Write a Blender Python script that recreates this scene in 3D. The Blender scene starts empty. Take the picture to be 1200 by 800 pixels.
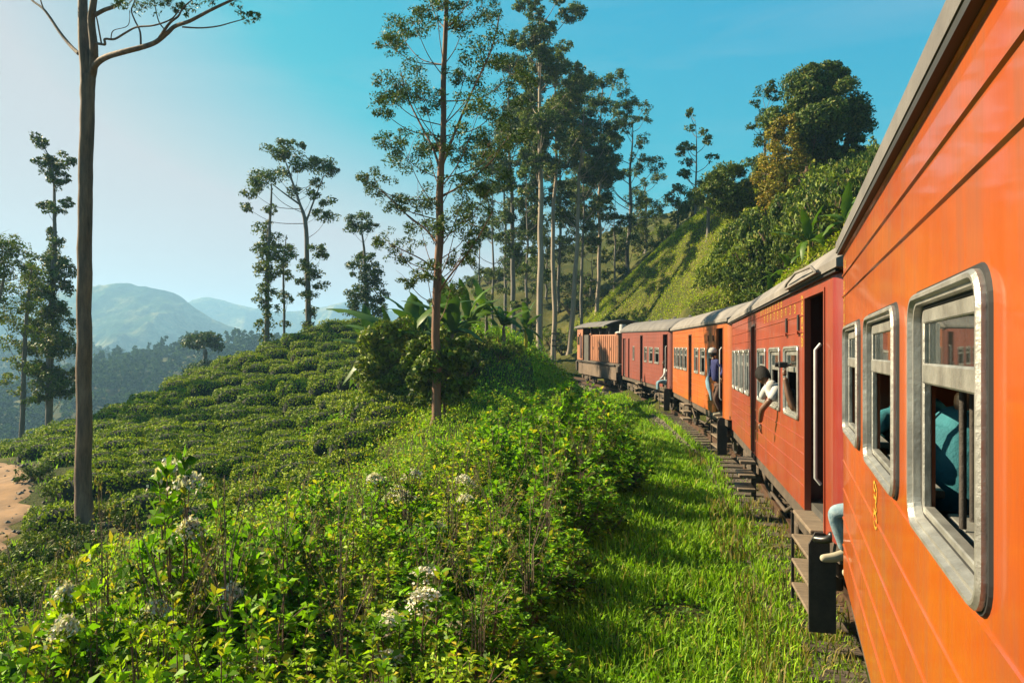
import bpy, math, random
import numpy as np
from mathutils import Vector, Matrix, noise

random.seed(7)
RNG = np.random.default_rng(11)
PI = math.pi
scene = bpy.context.scene
COL = scene.collection

# ------------------------------------------------------------------ camera
CAM_Z = 2.75
F = 800.0                      # focal length in photo pixels (1200 px wide)
HZ = 413.0                     # horizon row of the photo
cam_data = bpy.data.cameras.new('camera')
cam_data.sensor_width = 36.0
cam_data.lens = 24.0
cam_data.shift_y = (HZ - 400.0) / 1200.0
cam_data.clip_start = 0.05
cam_data.clip_end = 30000
cam = bpy.data.objects.new('camera', cam_data)
cam.location = (0, 0, CAM_Z)
cam.rotation_euler = (PI / 2, 0, 0)
COL.objects.link(cam)
scene.camera = cam

# ------------------------------------------------------------------ light
SUN_EL = math.radians(34)
SUN_AZ = math.radians(-70)     # from +Y (view direction), negative = to the left
world = bpy.data.worlds.new('World')
scene.world = world
world.use_nodes = True
wn, wl = world.node_tree.nodes, world.node_tree.links
wn.clear()
w_out = wn.new('ShaderNodeOutputWorld')
w_bg = wn.new('ShaderNodeBackground')
w_bg.inputs['Strength'].default_value = 0.10
sky = wn.new('ShaderNodeTexSky')
sky.sky_type = 'NISHITA'
sky.sun_disc = False
sky.sun_elevation = SUN_EL
sky.sun_rotation = SUN_AZ
sky.altitude = 1200
sky.air_density = 1.0
sky.dust_density = 1.6
sky.ozone_density = 2.0
# the clear teal evening sky: one even grade of the whole physical sky
def wmath(op, a, b_=None):
    n = wn.new('ShaderNodeMath'); n.operation = op
    for i, v in enumerate((a, b_)):
        if v is None: continue
        if isinstance(v, (int, float)): n.inputs[i].default_value = v
        else: wl.new(v, n.inputs[i])
    return n.outputs[0]
w_sep = wn.new('ShaderNodeSeparateColor'); w_com = wn.new('ShaderNodeCombineColor')
wl.new(sky.outputs[0], w_sep.inputs[0])
SK = 10.0 / 2 ** 1.85
w_r = wmath('MULTIPLY', w_sep.outputs[0], .088); w_g = wmath('MULTIPLY', w_sep.outputs[1], .123); w_b = wmath('MULTIPLY', w_sep.outputs[2], .11)
w_d = wmath('SUBTRACT', w_r, .172)
w_d = wmath('MULTIPLY', wmath('ADD', w_d, wmath('SQRT', wmath('ADD', wmath('MULTIPLY', w_d, w_d), .00003))), .5)
w_r = wmath('MULTIPLY', wmath('POWER', w_d, .68), 2.9 * SK)
w_g = wmath('MULTIPLY', wmath('POWER', w_g, .5), .83 * SK)
w_b = wmath('MULTIPLY', wmath('POWER', w_b, .16), .76 * SK)
for i, (v, c_) in enumerate(((w_r, .61), (w_g, .60), (w_b, .62))): wl.new(wmath('MINIMUM', v, c_ * SK), w_com.inputs[i])
# thin high cloud, barely there
w_tc = wn.new('ShaderNodeTexCoord'); w_mp = wn.new('ShaderNodeMapping'); w_mp.inputs['Scale'].default_value = (1.2, 1.2, 7)
w_nz = wn.new('ShaderNodeTexNoise'); w_nz.inputs['Scale'].default_value = 2.2; w_nz.inputs['Detail'].default_value = 7; w_nz.inputs['Roughness'].default_value = .55; w_nz.inputs['Distortion'].default_value = .6
wl.new(w_tc.outputs['Generated'], w_mp.inputs[0]); wl.new(w_mp.outputs[0], w_nz.inputs['Vector'])
w_cr = wn.new('ShaderNodeValToRGB'); w_cr.color_ramp.elements[0].position = .48; w_cr.color_ramp.elements[1].position = .78
w_cr.color_ramp.elements[1].color = (.15, .15, .15, 1)
wl.new(w_nz.outputs[0], w_cr.inputs[0])
w_mx = wn.new('ShaderNodeMix'); w_mx.data_type = 'RGBA'
wl.new(w_cr.outputs[0], w_mx.inputs[0]); wl.new(w_com.outputs[0], w_mx.inputs[6]); w_mx.inputs[7].default_value = (.72 * SK, .72 * SK, .74 * SK, 1)
wl.new(w_mx.outputs[2], w_bg.inputs['Color'])
wl.new(w_bg.outputs[0], w_out.inputs[0])

sun_data = bpy.data.lights.new('sun', 'SUN')
sun_data.energy = 5.0
sun_data.angle = math.radians(0.5)
sun_data.color = (1.0, 0.83, 0.54)
sun = bpy.data.objects.new('sun', sun_data)
sdir = Vector((math.sin(SUN_AZ) * math.cos(SUN_EL), math.cos(SUN_AZ) * math.cos(SUN_EL), math.sin(SUN_EL)))
sun.rotation_euler = sdir.to_track_quat('Z', 'Y').to_euler()
sun.location = sdir * 60
COL.objects.link(sun)

vs = scene.view_settings
vs.view_transform = 'Standard'
vs.look = 'None'
vs.exposure = 1.85
vs.gamma = 1.0
scene.render.engine = 'CYCLES'
cy = scene.cycles
cy.max_bounces = 6
cy.diffuse_bounces = 2
cy.glossy_bounces = 3
cy.transmission_bounces = 4
cy.transparent_max_bounces = 6
cy.volume_bounces = 0
cy.use_denoising = True

# ------------------------------------------------------------------ helpers
def W(px, py, d):
    """place of photo pixel (px, py) at distance d along the view"""
    return Vector(((px - 600) / F * d, d, CAM_Z + (HZ - py) / F * d))

def tag(o, label=None, cat=None, group=None, kind=None):
    if label: o['label'] = label
    if cat: o['category'] = cat
    if group: o['group'] = group
    if kind: o['kind'] = kind
    return o

def empty(name, loc=(0, 0, 0), rz=0.0, rx=0.0, parent=None):
    o = bpy.data.objects.new(name, None)
    o.empty_display_size = 0.3
    o.location = loc
    o.rotation_euler = (rx, 0, rz)
    COL.objects.link(o)
    if parent: o.parent = parent
    return o

def link_mesh(name, me, parent=None, loc=None):
    o = bpy.data.objects.new(name, me)
    COL.objects.link(o)
    if parent: o.parent = parent
    if loc is not None: o.location = loc
    return o

def copy_tree(o, parent=None):
    c = o.copy()
    COL.objects.link(c)
    if parent: c.parent = parent
    for ch in list(o.children):
        copy_tree(ch, c)
    return c

class MB:
    """collects simple shapes and links them as one mesh object"""
    def __init__(s):
        s.v = []; s.f = []; s.sm = []
    def add(s, vs_, fs, smooth=False, M=None):
        n = len(s.v)
        for p in vs_:
            s.v.append(tuple(M @ Vector(p)) if M is not None else tuple(p))
        for f in fs:
            s.f.append(tuple(i + n for i in f)); s.sm.append(smooth)
        return s
    def box(s, x0, x1, y0, y1, z0, z1, b=0.0, M=None):
        if b <= 0 or min(x1 - x0, y1 - y0, z1 - z0) < 2.2 * b:
            V = [(x, y, z) for z in (z0, z1) for y in (y0, y1) for x in (x0, x1)]
            return s.add(V, [(0, 2, 3, 1), (4, 5, 7, 6), (0, 1, 5, 4), (2, 6, 7, 3), (0, 4, 6, 2), (1, 3, 7, 5)], M=M)
        # chamfered box
        X = (x0, x1); Y = (y0, y1); Z = (z0, z1)
        V = []; idx = {}
        for i in (0, 1):
            for j in (0, 1):
                for k in (0, 1):
                    sx = 1 if i == 0 else -1; sy = 1 if j == 0 else -1; sz = 1 if k == 0 else -1
                    idx[(i, j, k, 'x')] = len(V); V.append((X[i], Y[j] + sy * b, Z[k] + sz * b))
                    idx[(i, j, k, 'y')] = len(V); V.append((X[i] + sx * b, Y[j], Z[k] + sz * b))
                    idx[(i, j, k, 'z')] = len(V); V.append((X[i] + sx * b, Y[j] + sy * b, Z[k]))
        fs = []
        g = lambda i, j, k, a: idx[(i, j, k, a)]
        for i in (0, 1):
            q = [g(i, 0, 0, 'x'), g(i, 1, 0, 'x'), g(i, 1, 1, 'x'), g(i, 0, 1, 'x')]; fs.append(q if i else q[::-1])
            q = [g(0, i, 0, 'y'), g(1, i, 0, 'y'), g(1, i, 1, 'y'), g(0, i, 1, 'y')]; fs.append(q[::-1] if i else q)
            q = [g(0, 0, i, 'z'), g(1, 0, i, 'z'), g(1, 1, i, 'z'), g(0, 1, i, 'z')]; fs.append(q if i else q[::-1])
        for i in (0, 1):
            for j in (0, 1):
                fs.append([g(i, j, 0, 'x'), g(i, j, 1, 'x'), g(i, j, 1, 'y'), g(i, j, 0, 'y')])
                fs.append([g(i, 0, j, 'x'), g(i, 1, j, 'x'), g(i, 1, j, 'z'), g(i, 0, j, 'z')])
                fs.append([g(0, i, j, 'y'), g(1, i, j, 'y'), g(1, i, j, 'z'), g(0, i, j, 'z')])
                for k in (0, 1):
                    fs.append([g(i, j, k, 'x'), g(i, j, k, 'y'), g(i, j, k, 'z')])
        return s.add(V, fs, M=M)
    def tube(s, pts, rad, seg=8, cap=True):
        pts = [Vector(p) for p in pts]
        if not hasattr(rad, '__len__'): rad = [rad] * len(pts)
        n = len(pts); rings = []
        up = None
        for i, p in enumerate(pts):
            d = (pts[min(i + 1, n - 1)] - pts[max(i - 1, 0)])
            if d.length < 1e-6: d = Vector((0, 0, 1))
            d.normalize()
            if up is None:
                a = Vector((0, 0, 1)) if abs(d.z) < .9 else Vector((0, 1, 0))
                up = d.cross(a).normalized()
            else:
                up = (up - d * up.dot(d))
                if up.length < 1e-5: up = d.orthogonal()
                up.normalize()
            w = d.cross(up)
            rings.append([p + (up * math.cos(2 * PI * k / seg) + w * math.sin(2 * PI * k / seg)) * rad[i] for k in range(seg)])
        V = [q for r in rings for q in r]; fs = []
        for i in range(n - 1):
            for k in range(seg):
                a = i * seg + k; b = i * seg + (k + 1) % seg
                fs.append((a, b, b + seg, a + seg))
        s.add(V, fs, True)
        if cap:
            s.add(rings[0], [tuple(range(seg))[::-1]]); s.add(rings[-1], [tuple(range(seg))])
        return s
    def disc(s, c, axis, r, h, seg=20):
        c = Vector(c); a = Vector(axis).normalized()
        return s.tube([c - a * h / 2, c + a * h / 2], r, seg)
    def sphere(s, c, r, seg=10, ring=7, sc=(1, 1, 1), M=None):
        V = []; fs = []
        for i in range(ring + 1):
            t = PI * i / ring
            for k in range(seg):
                a = 2 * PI * k / seg
                V.append((c[0] + r * sc[0] * math.sin(t) * math.cos(a), c[1] + r * sc[1] * math.sin(t) * math.sin(a), c[2] + r * sc[2] * math.cos(t)))
        for i in range(ring):
            for k in range(seg):
                a = i * seg + k; b = i * seg + (k + 1) % seg
                fs.append((a, a + seg, b + seg, b))
        return s.add(V, fs, True, M=M)
    def build(s, name, mat, parent=None, loc=None):
        me = bpy.data.meshes.new(name)
        me.from_pydata(s.v, [], s.f)
        me.polygons.foreach_set('use_smooth', s.sm)
        me.materials.append(mat)
        me.update()
        return link_mesh(name, me, parent, loc)

def blade_leaves(B, D, L, Wd, rng, roll=.6):
    """leaves that grow from points B along directions D: one folded quad each"""
    D = unit(D); n = len(B)
    upv = np.array([0, 0, 1.0]) + rng.normal(size=(n, 3)) * roll
    s = unit(np.cross(D, upv)); nn = np.cross(s, D)
    L = np.reshape(L, (-1, 1)); Wd = np.reshape(Wd, (-1, 1))
    mid = B + D * L * .45
    tip = B + D * L - np.array([0, 0, 1.0]) * L * .18
    l = mid + s * Wd + nn * Wd * .3; r = mid - s * Wd + nn * Wd * .3
    return np.stack([B, r, tip, l], axis=1).reshape(-1, 3)

def poly_mesh(name, V, k, mat, smooth=False):
    """mesh from an (N*k, 3) array, N faces of k own vertices each"""
    V = np.asarray(V, dtype=np.float32).reshape(-1, 3)
    n = len(V) // k
    me = bpy.data.meshes.new(name)
    me.vertices.add(len(V)); me.vertices.foreach_set('co', V.ravel())
    me.loops.add(len(V)); me.loops.foreach_set('vertex_index', np.arange(len(V), dtype=np.int32))
    me.polygons.add(n)
    me.polygons.foreach_set('loop_start', np.arange(0, len(V), k, dtype=np.int32))
    me.polygons.foreach_set('loop_total', np.full(n, k, dtype=np.int32))
    me.update(calc_edges=True)
    me.validate()
    me.materials.append(mat)
    return me

def unit(a):
    return a / (np.linalg.norm(a, axis=1, keepdims=True) + 1e-9)

def leaf_quads(C, size, rng, aspect=0.45, up=0.5, droop=0.0, vary=0.35, N=None):
    """folded rhombus leaves: returns (N*2 triangles*3, 3)"""
    n = len(C)
    d = unit(rng.normal(size=(n, 3)) + np.array([0, 0, -droop]))
    nrm = rng.normal(size=(n, 3)); nrm[:, 2] = np.abs(nrm[:, 2]) + up
    if N is not None:
        nrm = rng.normal(size=(n, 3)) * .45 + N * 1.3; nrm[:, 2] += up * .35
    s = unit(np.cross(d, nrm)); nn = unit(np.cross(s, d))
    L = (size * (1 + vary * rng.uniform(-1, 1, size=(n, 1)))) * 0.5
    Wd = L * aspect
    a = C - d * L; b = C + d * L
    l = C + s * Wd + nn * Wd * .35; r = C - s * Wd + nn * Wd * .35
    T = np.stack([a, r, b, a, b, l], axis=1)
    return T.reshape(-1, 3)

def foliage_mesh(name, C, size, mat, rng=None, **kw):
    rng = rng or RNG
    C = np.asarray(C)
    if C.shape[1] == 6: kw['N'] = C[:, 3:]; C = C[:, :3]
    T = leaf_quads(C, size, rng, **kw)
    # quads (a, r, b, l) keep both halves of a leaf in one island
    T = T.reshape(-1, 6, 3)
    Q = np.stack([T[:, 0], T[:, 1], T[:, 2], T[:, 5]], axis=1)
    return poly_mesh(name, Q.reshape(-1, 3), 4, mat)

# ------------------------------------------------------------------ materials
def mat_new(name):
    m = bpy.data.materials.new(name)
    m.use_nodes = True
    nt = m.node_tree
    b = nt.nodes['Principled BSDF']
    return m, nt, b

def rgb(c): return (c[0], c[1], c[2], 1)

def noise_node(nt, scale, detail=4, rough=.6, coord='Object', stretch=None):
    tc = nt.nodes.new('ShaderNodeTexCoord')
    n = nt.nodes.new('ShaderNodeTexNoise')
    n.inputs['Scale'].default_value = scale
    n.inputs['Detail'].default_value = detail
    n.inputs['Roughness'].default_value = rough
    src = tc.outputs[coord]
    if stretch:
        mp = nt.nodes.new('ShaderNodeMapping')
        mp.inputs['Scale'].default_value = stretch
        nt.links.new(src, mp.inputs['Vector']); src = mp.outputs[0]
    nt.links.new(src, n.inputs['Vector'])
    return n

def ramp(nt, src, stops):
    r = nt.nodes.new('ShaderNodeValToRGB')
    e = r.color_ramp.elements
    while len(e) < len(stops): e.new(0.5)
    for i, (p, c) in enumerate(stops):
        e[i].position = p; e[i].color = rgb(c)
    nt.links.new(src, r.inputs[0])
    return r

def mixc(nt, fac, a, b, mode='MIX'):
    m = nt.nodes.new('ShaderNodeMix'); m.data_type = 'RGBA'; m.blend_type = mode
    for sock, v in ((m.inputs[0], fac), (m.inputs[6], a), (m.inputs[7], b)):
        if hasattr(v, 'is_linked') or hasattr(v, 'links'): nt.links.new(v, sock)
        elif hasattr(v, '__len__'): sock.default_value = rgb(v)
        else: sock.default_value = v
    return m.outputs[2]

def bump(nt, b, src, strength=.3, dist=.02):
    n = nt.nodes.new('ShaderNodeBump')
    n.inputs['Strength'].default_value = strength
    n.inputs['Distance'].default_value = dist
    nt.links.new(src, n.inputs['Height'])
    nt.links.new(n.outputs[0], b.inputs['Normal'])

KA = .76                       # all base colours share this scale
def ks(c): return tuple(x * KA for x in c)
def simple(name, c1, c2=None, rough=.6, metal=0.0, scale=3, bmp=0.0, detail=5, stretch=None, spec=.5, bscale=None, coat=0):
    m, nt, b = mat_new(name)
    c2 = ks(c2 or tuple(x * .6 for x in c1)); c1 = ks(c1)
    n = noise_node(nt, scale, detail, .65, stretch=stretch)
    r = ramp(nt, n.outputs[0], [(.32, c2), (.68, c1)])
    nt.links.new(r.outputs[0], b.inputs['Base Color'])
    b.inputs['Roughness'].default_value = rough
    b.inputs['Metallic'].default_value = metal
    b.inputs['Specular IOR Level'].default_value = spec
    b.inputs['Coat Weight'].default_value = coat
    b.inputs['Coat Roughness'].default_value = .08
    if bmp:
        n2 = noise_node(nt, bscale or scale * 4, 6, .7, stretch=stretch)
        bump(nt, b, n2.outputs[0], bmp, .02)
    return m

def leafmat(name, dark, light, alt=None, altp=.12, big=.35, rough=.55, trans=.16, spec=.12, objvar=True):
    """leaf: colour differs per leaf and in broad patches, some light passes through"""
    m, nt, b = mat_new(name)
    dark, light = tuple(x * .55 for x in ks(dark)), tuple(x * 1.12 for x in ks(light)); alt = ks(alt) if alt else None  # dark end lowered, light end raised: shade contrast put into the leaf colour
    g = nt.nodes.new('ShaderNodeNewGeometry')
    r1 = ramp(nt, g.outputs['Random Per Island'], [(0, dark), (.85, light)])
    col = r1.outputs[0]
    if alt:
        st = nt.nodes.new('ShaderNodeMath'); st.operation = 'FRACT'
        mu = nt.nodes.new('ShaderNodeMath'); mu.operation = 'MULTIPLY'; mu.inputs[1].default_value = 17.31
        nt.links.new(g.outputs['Random Per Island'], mu.inputs[0]); nt.links.new(mu.outputs[0], st.inputs[0])
        lt = nt.nodes.new('ShaderNodeMath'); lt.operation = 'LESS_THAN'; lt.inputs[1].default_value = altp
        nt.links.new(st.outputs[0], lt.inputs[0])
        col = mixc(nt, lt.outputs[0], col, alt)
    if objvar:
        oi = nt.nodes.new('ShaderNodeObjectInfo')
        r2 = ramp(nt, oi.outputs['Random'], [(0, (.75, .8, .7)), (1, (1.25, 1.15, 1.0))])
        col = mixc(nt, 1.0, col, r2.outputs[0], 'MULTIPLY')
    n = noise_node(nt, big, 3, .5)
    r3 = ramp(nt, n.outputs[0], [(.3, (.75, .8, .8)), (.7, (1.25, 1.2, 1.0))])
    col = mixc(nt, 1.0, col, r3.outputs[0], 'MULTIPLY')
    nt.links.new(col, b.inputs['Base Color'])
    b.inputs['Roughness'].default_value = rough
    b.inputs['Specular IOR Level'].default_value = spec
    tr = nt.nodes.new('ShaderNodeBsdfTranslucent')
    tc = mixc(nt, 1.0, col, (1.3, 1.5, .6), 'MULTIPLY')
    nt.links.new(tc, tr.inputs['Color'])
    mx = nt.nodes.new('ShaderNodeMixShader'); mx.inputs[0].default_value = trans
    out = nt.nodes['Material Output']
    nt.links.new(b.outputs[0], mx.inputs[1]); nt.links.new(tr.outputs[0], mx.inputs[2])
    nt.links.new(mx.outputs[0], out.inputs[0])
    return m

def paint(name, c, c2, dirt=(.12, .06, .035), rough=.32, coat=.35, dirt_amt=.35):
    """weathered coach paint: slightly uneven hue, dull streaks running down, scratches"""
    m, nt, b = mat_new(name)
    c, c2, dirt = ks(c), ks(c2), ks(dirt)
    n = noise_node(nt, .9, 5, .6)
    base = ramp(nt, n.outputs[0], [(.3, c2), (.7, c)]).outputs[0]
    st = noise_node(nt, 5, 6, .7, stretch=(1, 1, .12))
    k = ramp(nt, st.outputs[0], [(.45, (0, 0, 0)), (.78, (dirt_amt,) * 3)])
    col = mixc(nt, k.outputs[0], base, dirt)
    sp = noise_node(nt, 60, 3, .6)
    k2 = ramp(nt, sp.outputs[0], [(.68, (0, 0, 0)), (.74, (.5,) * 3)])
    col = mixc(nt, k2.outputs[0], col, tuple(x * .45 for x in c))
    nt.links.new(col, b.inputs['Base Color'])
    rr = ramp(nt, st.outputs[0], [(.3, (rough,) * 3), (.8, (rough + .3,) * 3)])
    nt.links.new(rr.outputs[0], b.inputs['Roughness'])
    b.inputs['Coat Weight'].default_value = coat
    b.inputs['Coat Roughness'].default_value = .06
    w = noise_node(nt, 2.2, 3, .5)
    bump(nt, b, w.outputs[0], .3, .03)
    return m

M = {}
M['orange'] = paint('orange_paint', (.44, .090, .005), (.33, .052, .005), rough=.3, coat=.42, dirt_amt=.7)
M['redorange'] = paint('red_orange_paint', (.29, .042, .010), (.21, .027, .008), rough=.4, coat=.25, dirt_amt=.5)
M['orange2'] = paint('bright_orange_paint', (.46, .115, .010), (.36, .075, .008), rough=.4, coat=.2)
M['maroon'] = paint('maroon_paint', (0.2176, 0.0408, 0.0238), (0.1632, 0.0306, 0.0204), rough=.5, coat=.1)
M['red'] = paint('red_paint', (.26, .020, .010), (.19, .014, .008), rough=.35, coat=.2)
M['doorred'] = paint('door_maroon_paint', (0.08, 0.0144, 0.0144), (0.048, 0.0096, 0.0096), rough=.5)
M['locobrown'] = paint('locomotive_brown_paint', (.40, .16, .075), (.28, .10, .045), rough=.5, coat=.1)
M['alu'] = simple('brushed_aluminium', (.52, .51, .48), (.27, .26, .245), rough=.38, metal=.6, scale=7, bmp=.3)
M['roof'] = simple('grey_roof_felt', (0.2448, 0.2176, 0.1972), (0.1292, 0.1156, 0.1088), rough=.85, scale=1.4, bmp=.4, bscale=14)
M['roofdark'] = simple('sooty_roof_felt', (0.1632, 0.1496, 0.1428), (0.0884, 0.0816, 0.0816), rough=.85, scale=1.4, bmp=.4, bscale=14)
M['iron'] = simple('grimy_iron', (0.056, 0.04, 0.032), (0.02, 0.016, 0.0144), rough=.75, scale=9, bmp=.4)
M['underframe'] = simple('dusty_underframe', (0.1088, 0.0748, 0.051), (0.034, 0.02584, 0.0204), rough=.85, scale=4, bmp=.5)
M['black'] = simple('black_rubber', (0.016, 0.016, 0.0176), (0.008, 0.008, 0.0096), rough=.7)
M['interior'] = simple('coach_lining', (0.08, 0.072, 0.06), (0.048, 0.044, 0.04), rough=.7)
M['seat'] = simple('seat_cover', (0.0204, 0.0408, 0.0612), (0.0136, 0.0272, 0.0408), rough=.8)
M['stepwood'] = simple('worn_step_wood', (0.2312, 0.17, 0.1156), (0.1156, 0.0816, 0.0544), rough=.85, scale=5, bmp=.5, stretch=(0.68, 4.08, 0.68))
M['sleeper'] = simple('weathered_sleeper_wood', (0.1156, 0.0816, 0.0578), (0.0476, 0.034, 0.0238), rough=.9, scale=4, bmp=.6, stretch=(0.272, 2.04, 0.68))
M['rail'] = simple('rusty_rail_steel', (0.136, 0.0748, 0.0476), (0.0612, 0.034, 0.0238), rough=.55, metal=.4, scale=6, bmp=.2)
M['railtop'] = simple('polished_rail_head', (0.374, 0.3536, 0.34), (0.272, 0.2584, 0.2448), rough=.25, metal=1)
M['stone'] = simple('ballast_stone', (0.1632, 0.1292, 0.102), (0.0612, 0.051, 0.0408), rough=.95, scale=2.5, bmp=.5)
M['white'] = simple('white_enamel', (0.51, 0.5168, 0.5304), (0.408, 0.408, 0.408), rough=.35)
M['yellow'] = simple('yellow_lettering', (0.5304, 0.34, 0.034), (0.408, 0.2448, 0.0204), rough=.5)
M['skin'] = simple('brown_skin', (0.1632, 0.0816, 0.0476), (0.1292, 0.0612, 0.034), rough=.5, scale=8)
M['hair'] = simple('black_hair', (.010, .008, .007), (.005, .004, .004), rough=.75, scale=30, bmp=.5, spec=.2)
M['blue'] = simple('royal_blue_cloth', (0.0136, 0.0238, 0.1496), (0.0102, 0.0136, 0.0952), rough=.85, bmp=.3)
M['lightblue'] = simple('pale_blue_cloth', (0.204, 0.34, 0.4216), (0.136, 0.2584, 0.34), rough=.9, bmp=.3)
M['denim'] = simple('washed_denim', (0.2856, 0.374, 0.4216), (0.1088, 0.204, 0.272), rough=.9, scale=14, bmp=.4)
M['teal'] = simple('teal_shirt_cloth', (.012, .17, .22), (.006, .10, .14), rough=.85, scale=5, bmp=.5)
M['cloth_white'] = simple('white_cloth', (0.51, 0.5032, 0.4896), (0.408, 0.408, 0.408), rough=.9, bmp=.3)
M['brown_cloth'] = simple('brown_trousers', (0.0816, 0.0408, 0.0272), (0.0544, 0.0272, 0.0204), rough=.9, bmp=.3)
M['dark_cloth'] = simple('dark_trousers', (0.0204, 0.0204, 0.0272), (0.0136, 0.0136, 0.017), rough=.9, bmp=.3)
M['shoe_black'] = simple('black_leather', (0.016, 0.0144, 0.0128), (0.0096, 0.008, 0.008), rough=.35)
M['shoe_cream'] = simple('cream_canvas', (0.4488, 0.3944, 0.2856), (0.34, 0.2992, 0.2176), rough=.8)

def glass_mat():
    m, nt, b = mat_new('window_glass')
    b.inputs['Base Color'].default_value = (.02, .03, .03, 1)
    b.inputs['Roughness'].default_value = .03
    b.inputs['Specular IOR Level'].default_value = 1.0
    b.inputs['Coat Weight'].default_value = 1.0
    b.inputs['Coat Roughness'].default_value = .02
    tr = nt.nodes.new('ShaderNodeBsdfTransparent')
    tr.inputs[0].default_value = (.75, .85, .82, 1)
    mx = nt.nodes.new('ShaderNodeMixShader'); mx.inputs[0].default_value = .45
    nt.links.new(b.outputs[0], mx.inputs[1]); nt.links.new(tr.outputs[0], mx.inputs[2])
    nt.links.new(mx.outputs[0], nt.nodes['Material Output'].inputs[0])
    return m
M['glass'] = glass_mat()

# bark
def bark(name, c1, c2, scale=3.0):
    m, nt, b = mat_new(name)
    c1, c2 = ks(c1), ks(c2)
    n = noise_node(nt, scale, 7, .7, stretch=(1.6, 1.6, .22))
    r = ramp(nt, n.outputs[0], [(.3, c2), (.52, tuple((x + y) / 2 for x, y in zip(c1, c2))), (.7, c1)])
    nt.links.new(r.outputs[0], b.inputs['Base Color'])
    b.inputs['Roughness'].default_value = .85
    bump(nt, b, n.outputs[0], .8, .04)
    return m
M['bark_brown'] = bark('brown_bark', (.30, .18, .11), (.045, .028, .02), 4.0)
M['bark_pale'] = bark('pale_smooth_bark', (0.4216, 0.34, 0.2584), (0.204, 0.1496, 0.1088))
M['bark_grey'] = bark('grey_bark', (0.2312, 0.204, 0.1768), (0.0952, 0.0816, 0.068))
M['bark_red'] = bark('reddish_peeling_bark', (0.3128, 0.1496, 0.0748), (0.1088, 0.0476, 0.0272))

# leaves
M['lf_euc'] = leafmat('eucalyptus_leaf', (.045, .085, .016), (.14, .20, .032), (.20, .20, .05), .1)
M['lf_euc_dark'] = leafmat('dark_eucalyptus_leaf', (.03, .07, .016), (.10, .16, .03), (.17, .17, .045), .1)
M['lf_bright'] = leafmat('bright_leaf', (.06, .12, .010), (.20, .27, .022), (.26, .26, .04), .12)
M['lf_weed'] = leafmat('weed_leaf', (.03, .11, .006), (.22, .44, .018), (.42, .40, .04), .10, trans=.36, spec=.14)
M['lf_weed2'] = leafmat('yellow_green_weed_leaf', (.06, .16, .008), (.33, .49, .022), (.46, .38, .045), .12, trans=.36, spec=.14)
M['lf_tea'] = leafmat('tea_leaf', (.04, .10, .006), (.30, .41, .018), (.42, .46, .04), .22, rough=.6, trans=.16, spec=.08)
M['lf_yellow'] = leafmat('golden_blossoming_leaf', (.10, .12, .015), (.30, .27, .03), (.34, .22, .04), .2)
M['lf_banana'] = leafmat('banana_leaf', (.03, .08, .012), (.09, .17, .025), None, trans=.28, rough=.4, big=1.2)
M['lf_slope'] = leafmat('lime_ground_cover_leaf', (.18, .26, .012), (.38, .46, .02), (.46, .40, .06), .12, trans=.3, objvar=False, big=.15, spec=.1)
M['lf_far'] = leafmat('distant_forest_leaf', (.035, .07, .02), (.06, .10, .025), None, rough=1, spec=0, objvar=False, big=.02)
M['dry_grass'] = leafmat('dry_grass_blade', (0.1184, 0.0962, 0.0296), (0.2664, 0.2146, 0.074), (0.1036, 0.148, 0.0222), .3, trans=.35, objvar=False, big=.6)
M['petal'] = leafmat('white_flower_head', (1.0, .93, .84), (.86, .82, .76), (.75, .60, .52), .2, trans=.2, objvar=False, spec=.1)
M['grass_blade'] = leafmat('grass_blade', (.10, .24, .010), (.30, .50, .022), (.42, .36, .09), .06, trans=.36, objvar=False, big=.5, spec=.15)
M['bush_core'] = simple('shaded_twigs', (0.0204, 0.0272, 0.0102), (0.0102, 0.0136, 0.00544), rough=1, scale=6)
# ------------------------------------------------------------------ the line of the track
def uvec(a): return Vector((math.sin(a), math.cos(a), 0))
def nvec(a): return Vector((math.cos(a), -math.sin(a), 0))
R_ = math.radians
A1, A2, A3, A4, A5 = R_(21.9), R_(12.7), R_(6.0), R_(-2.0), R_(-9.0)
# near left bottom corner (rail level), heading, length, grade
HALF = 1.35
C1P = Vector((.379, -.152, 0)) + uvec(A1) * -6.0
CO = {
    'c1': (C1P, A1, 11.91, 0.0),
    'c2': (Vector((2.94, 6.10, -.06)), A2, 10.6, -.004),
    'c3': (Vector((5.52, 17.45, -.02)), A3, 11.2, .010),
    'c4': (Vector((6.78, 29.5, .14)), A4, 10.7, .022),
    'loco': (Vector((6.32, 41.0, .42)), A5, 9.2, .022),
}
path = []
p0 = C1P + nvec(A1) * HALF
for k in range(-4, 0): path.append(p0 + uvec(A1 + .09 * -k) * (6.0 * k))
for key in ('c1', 'c2', 'c3', 'c4', 'loco'):
    p, a, L, g = CO[key]
    for fr in (.12, .5, .88):
        q = p + nvec(a) * HALF + uvec(a) * L * fr
        q.z = p.z + g * L * fr
        path.append(q)
q = path[-1].copy(); a = A5
for k in range(9):
    a -= R_(5.5); q = q + uvec(a) * 5.0; q = q.copy(); q.z += .10; path.append(q)

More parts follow.
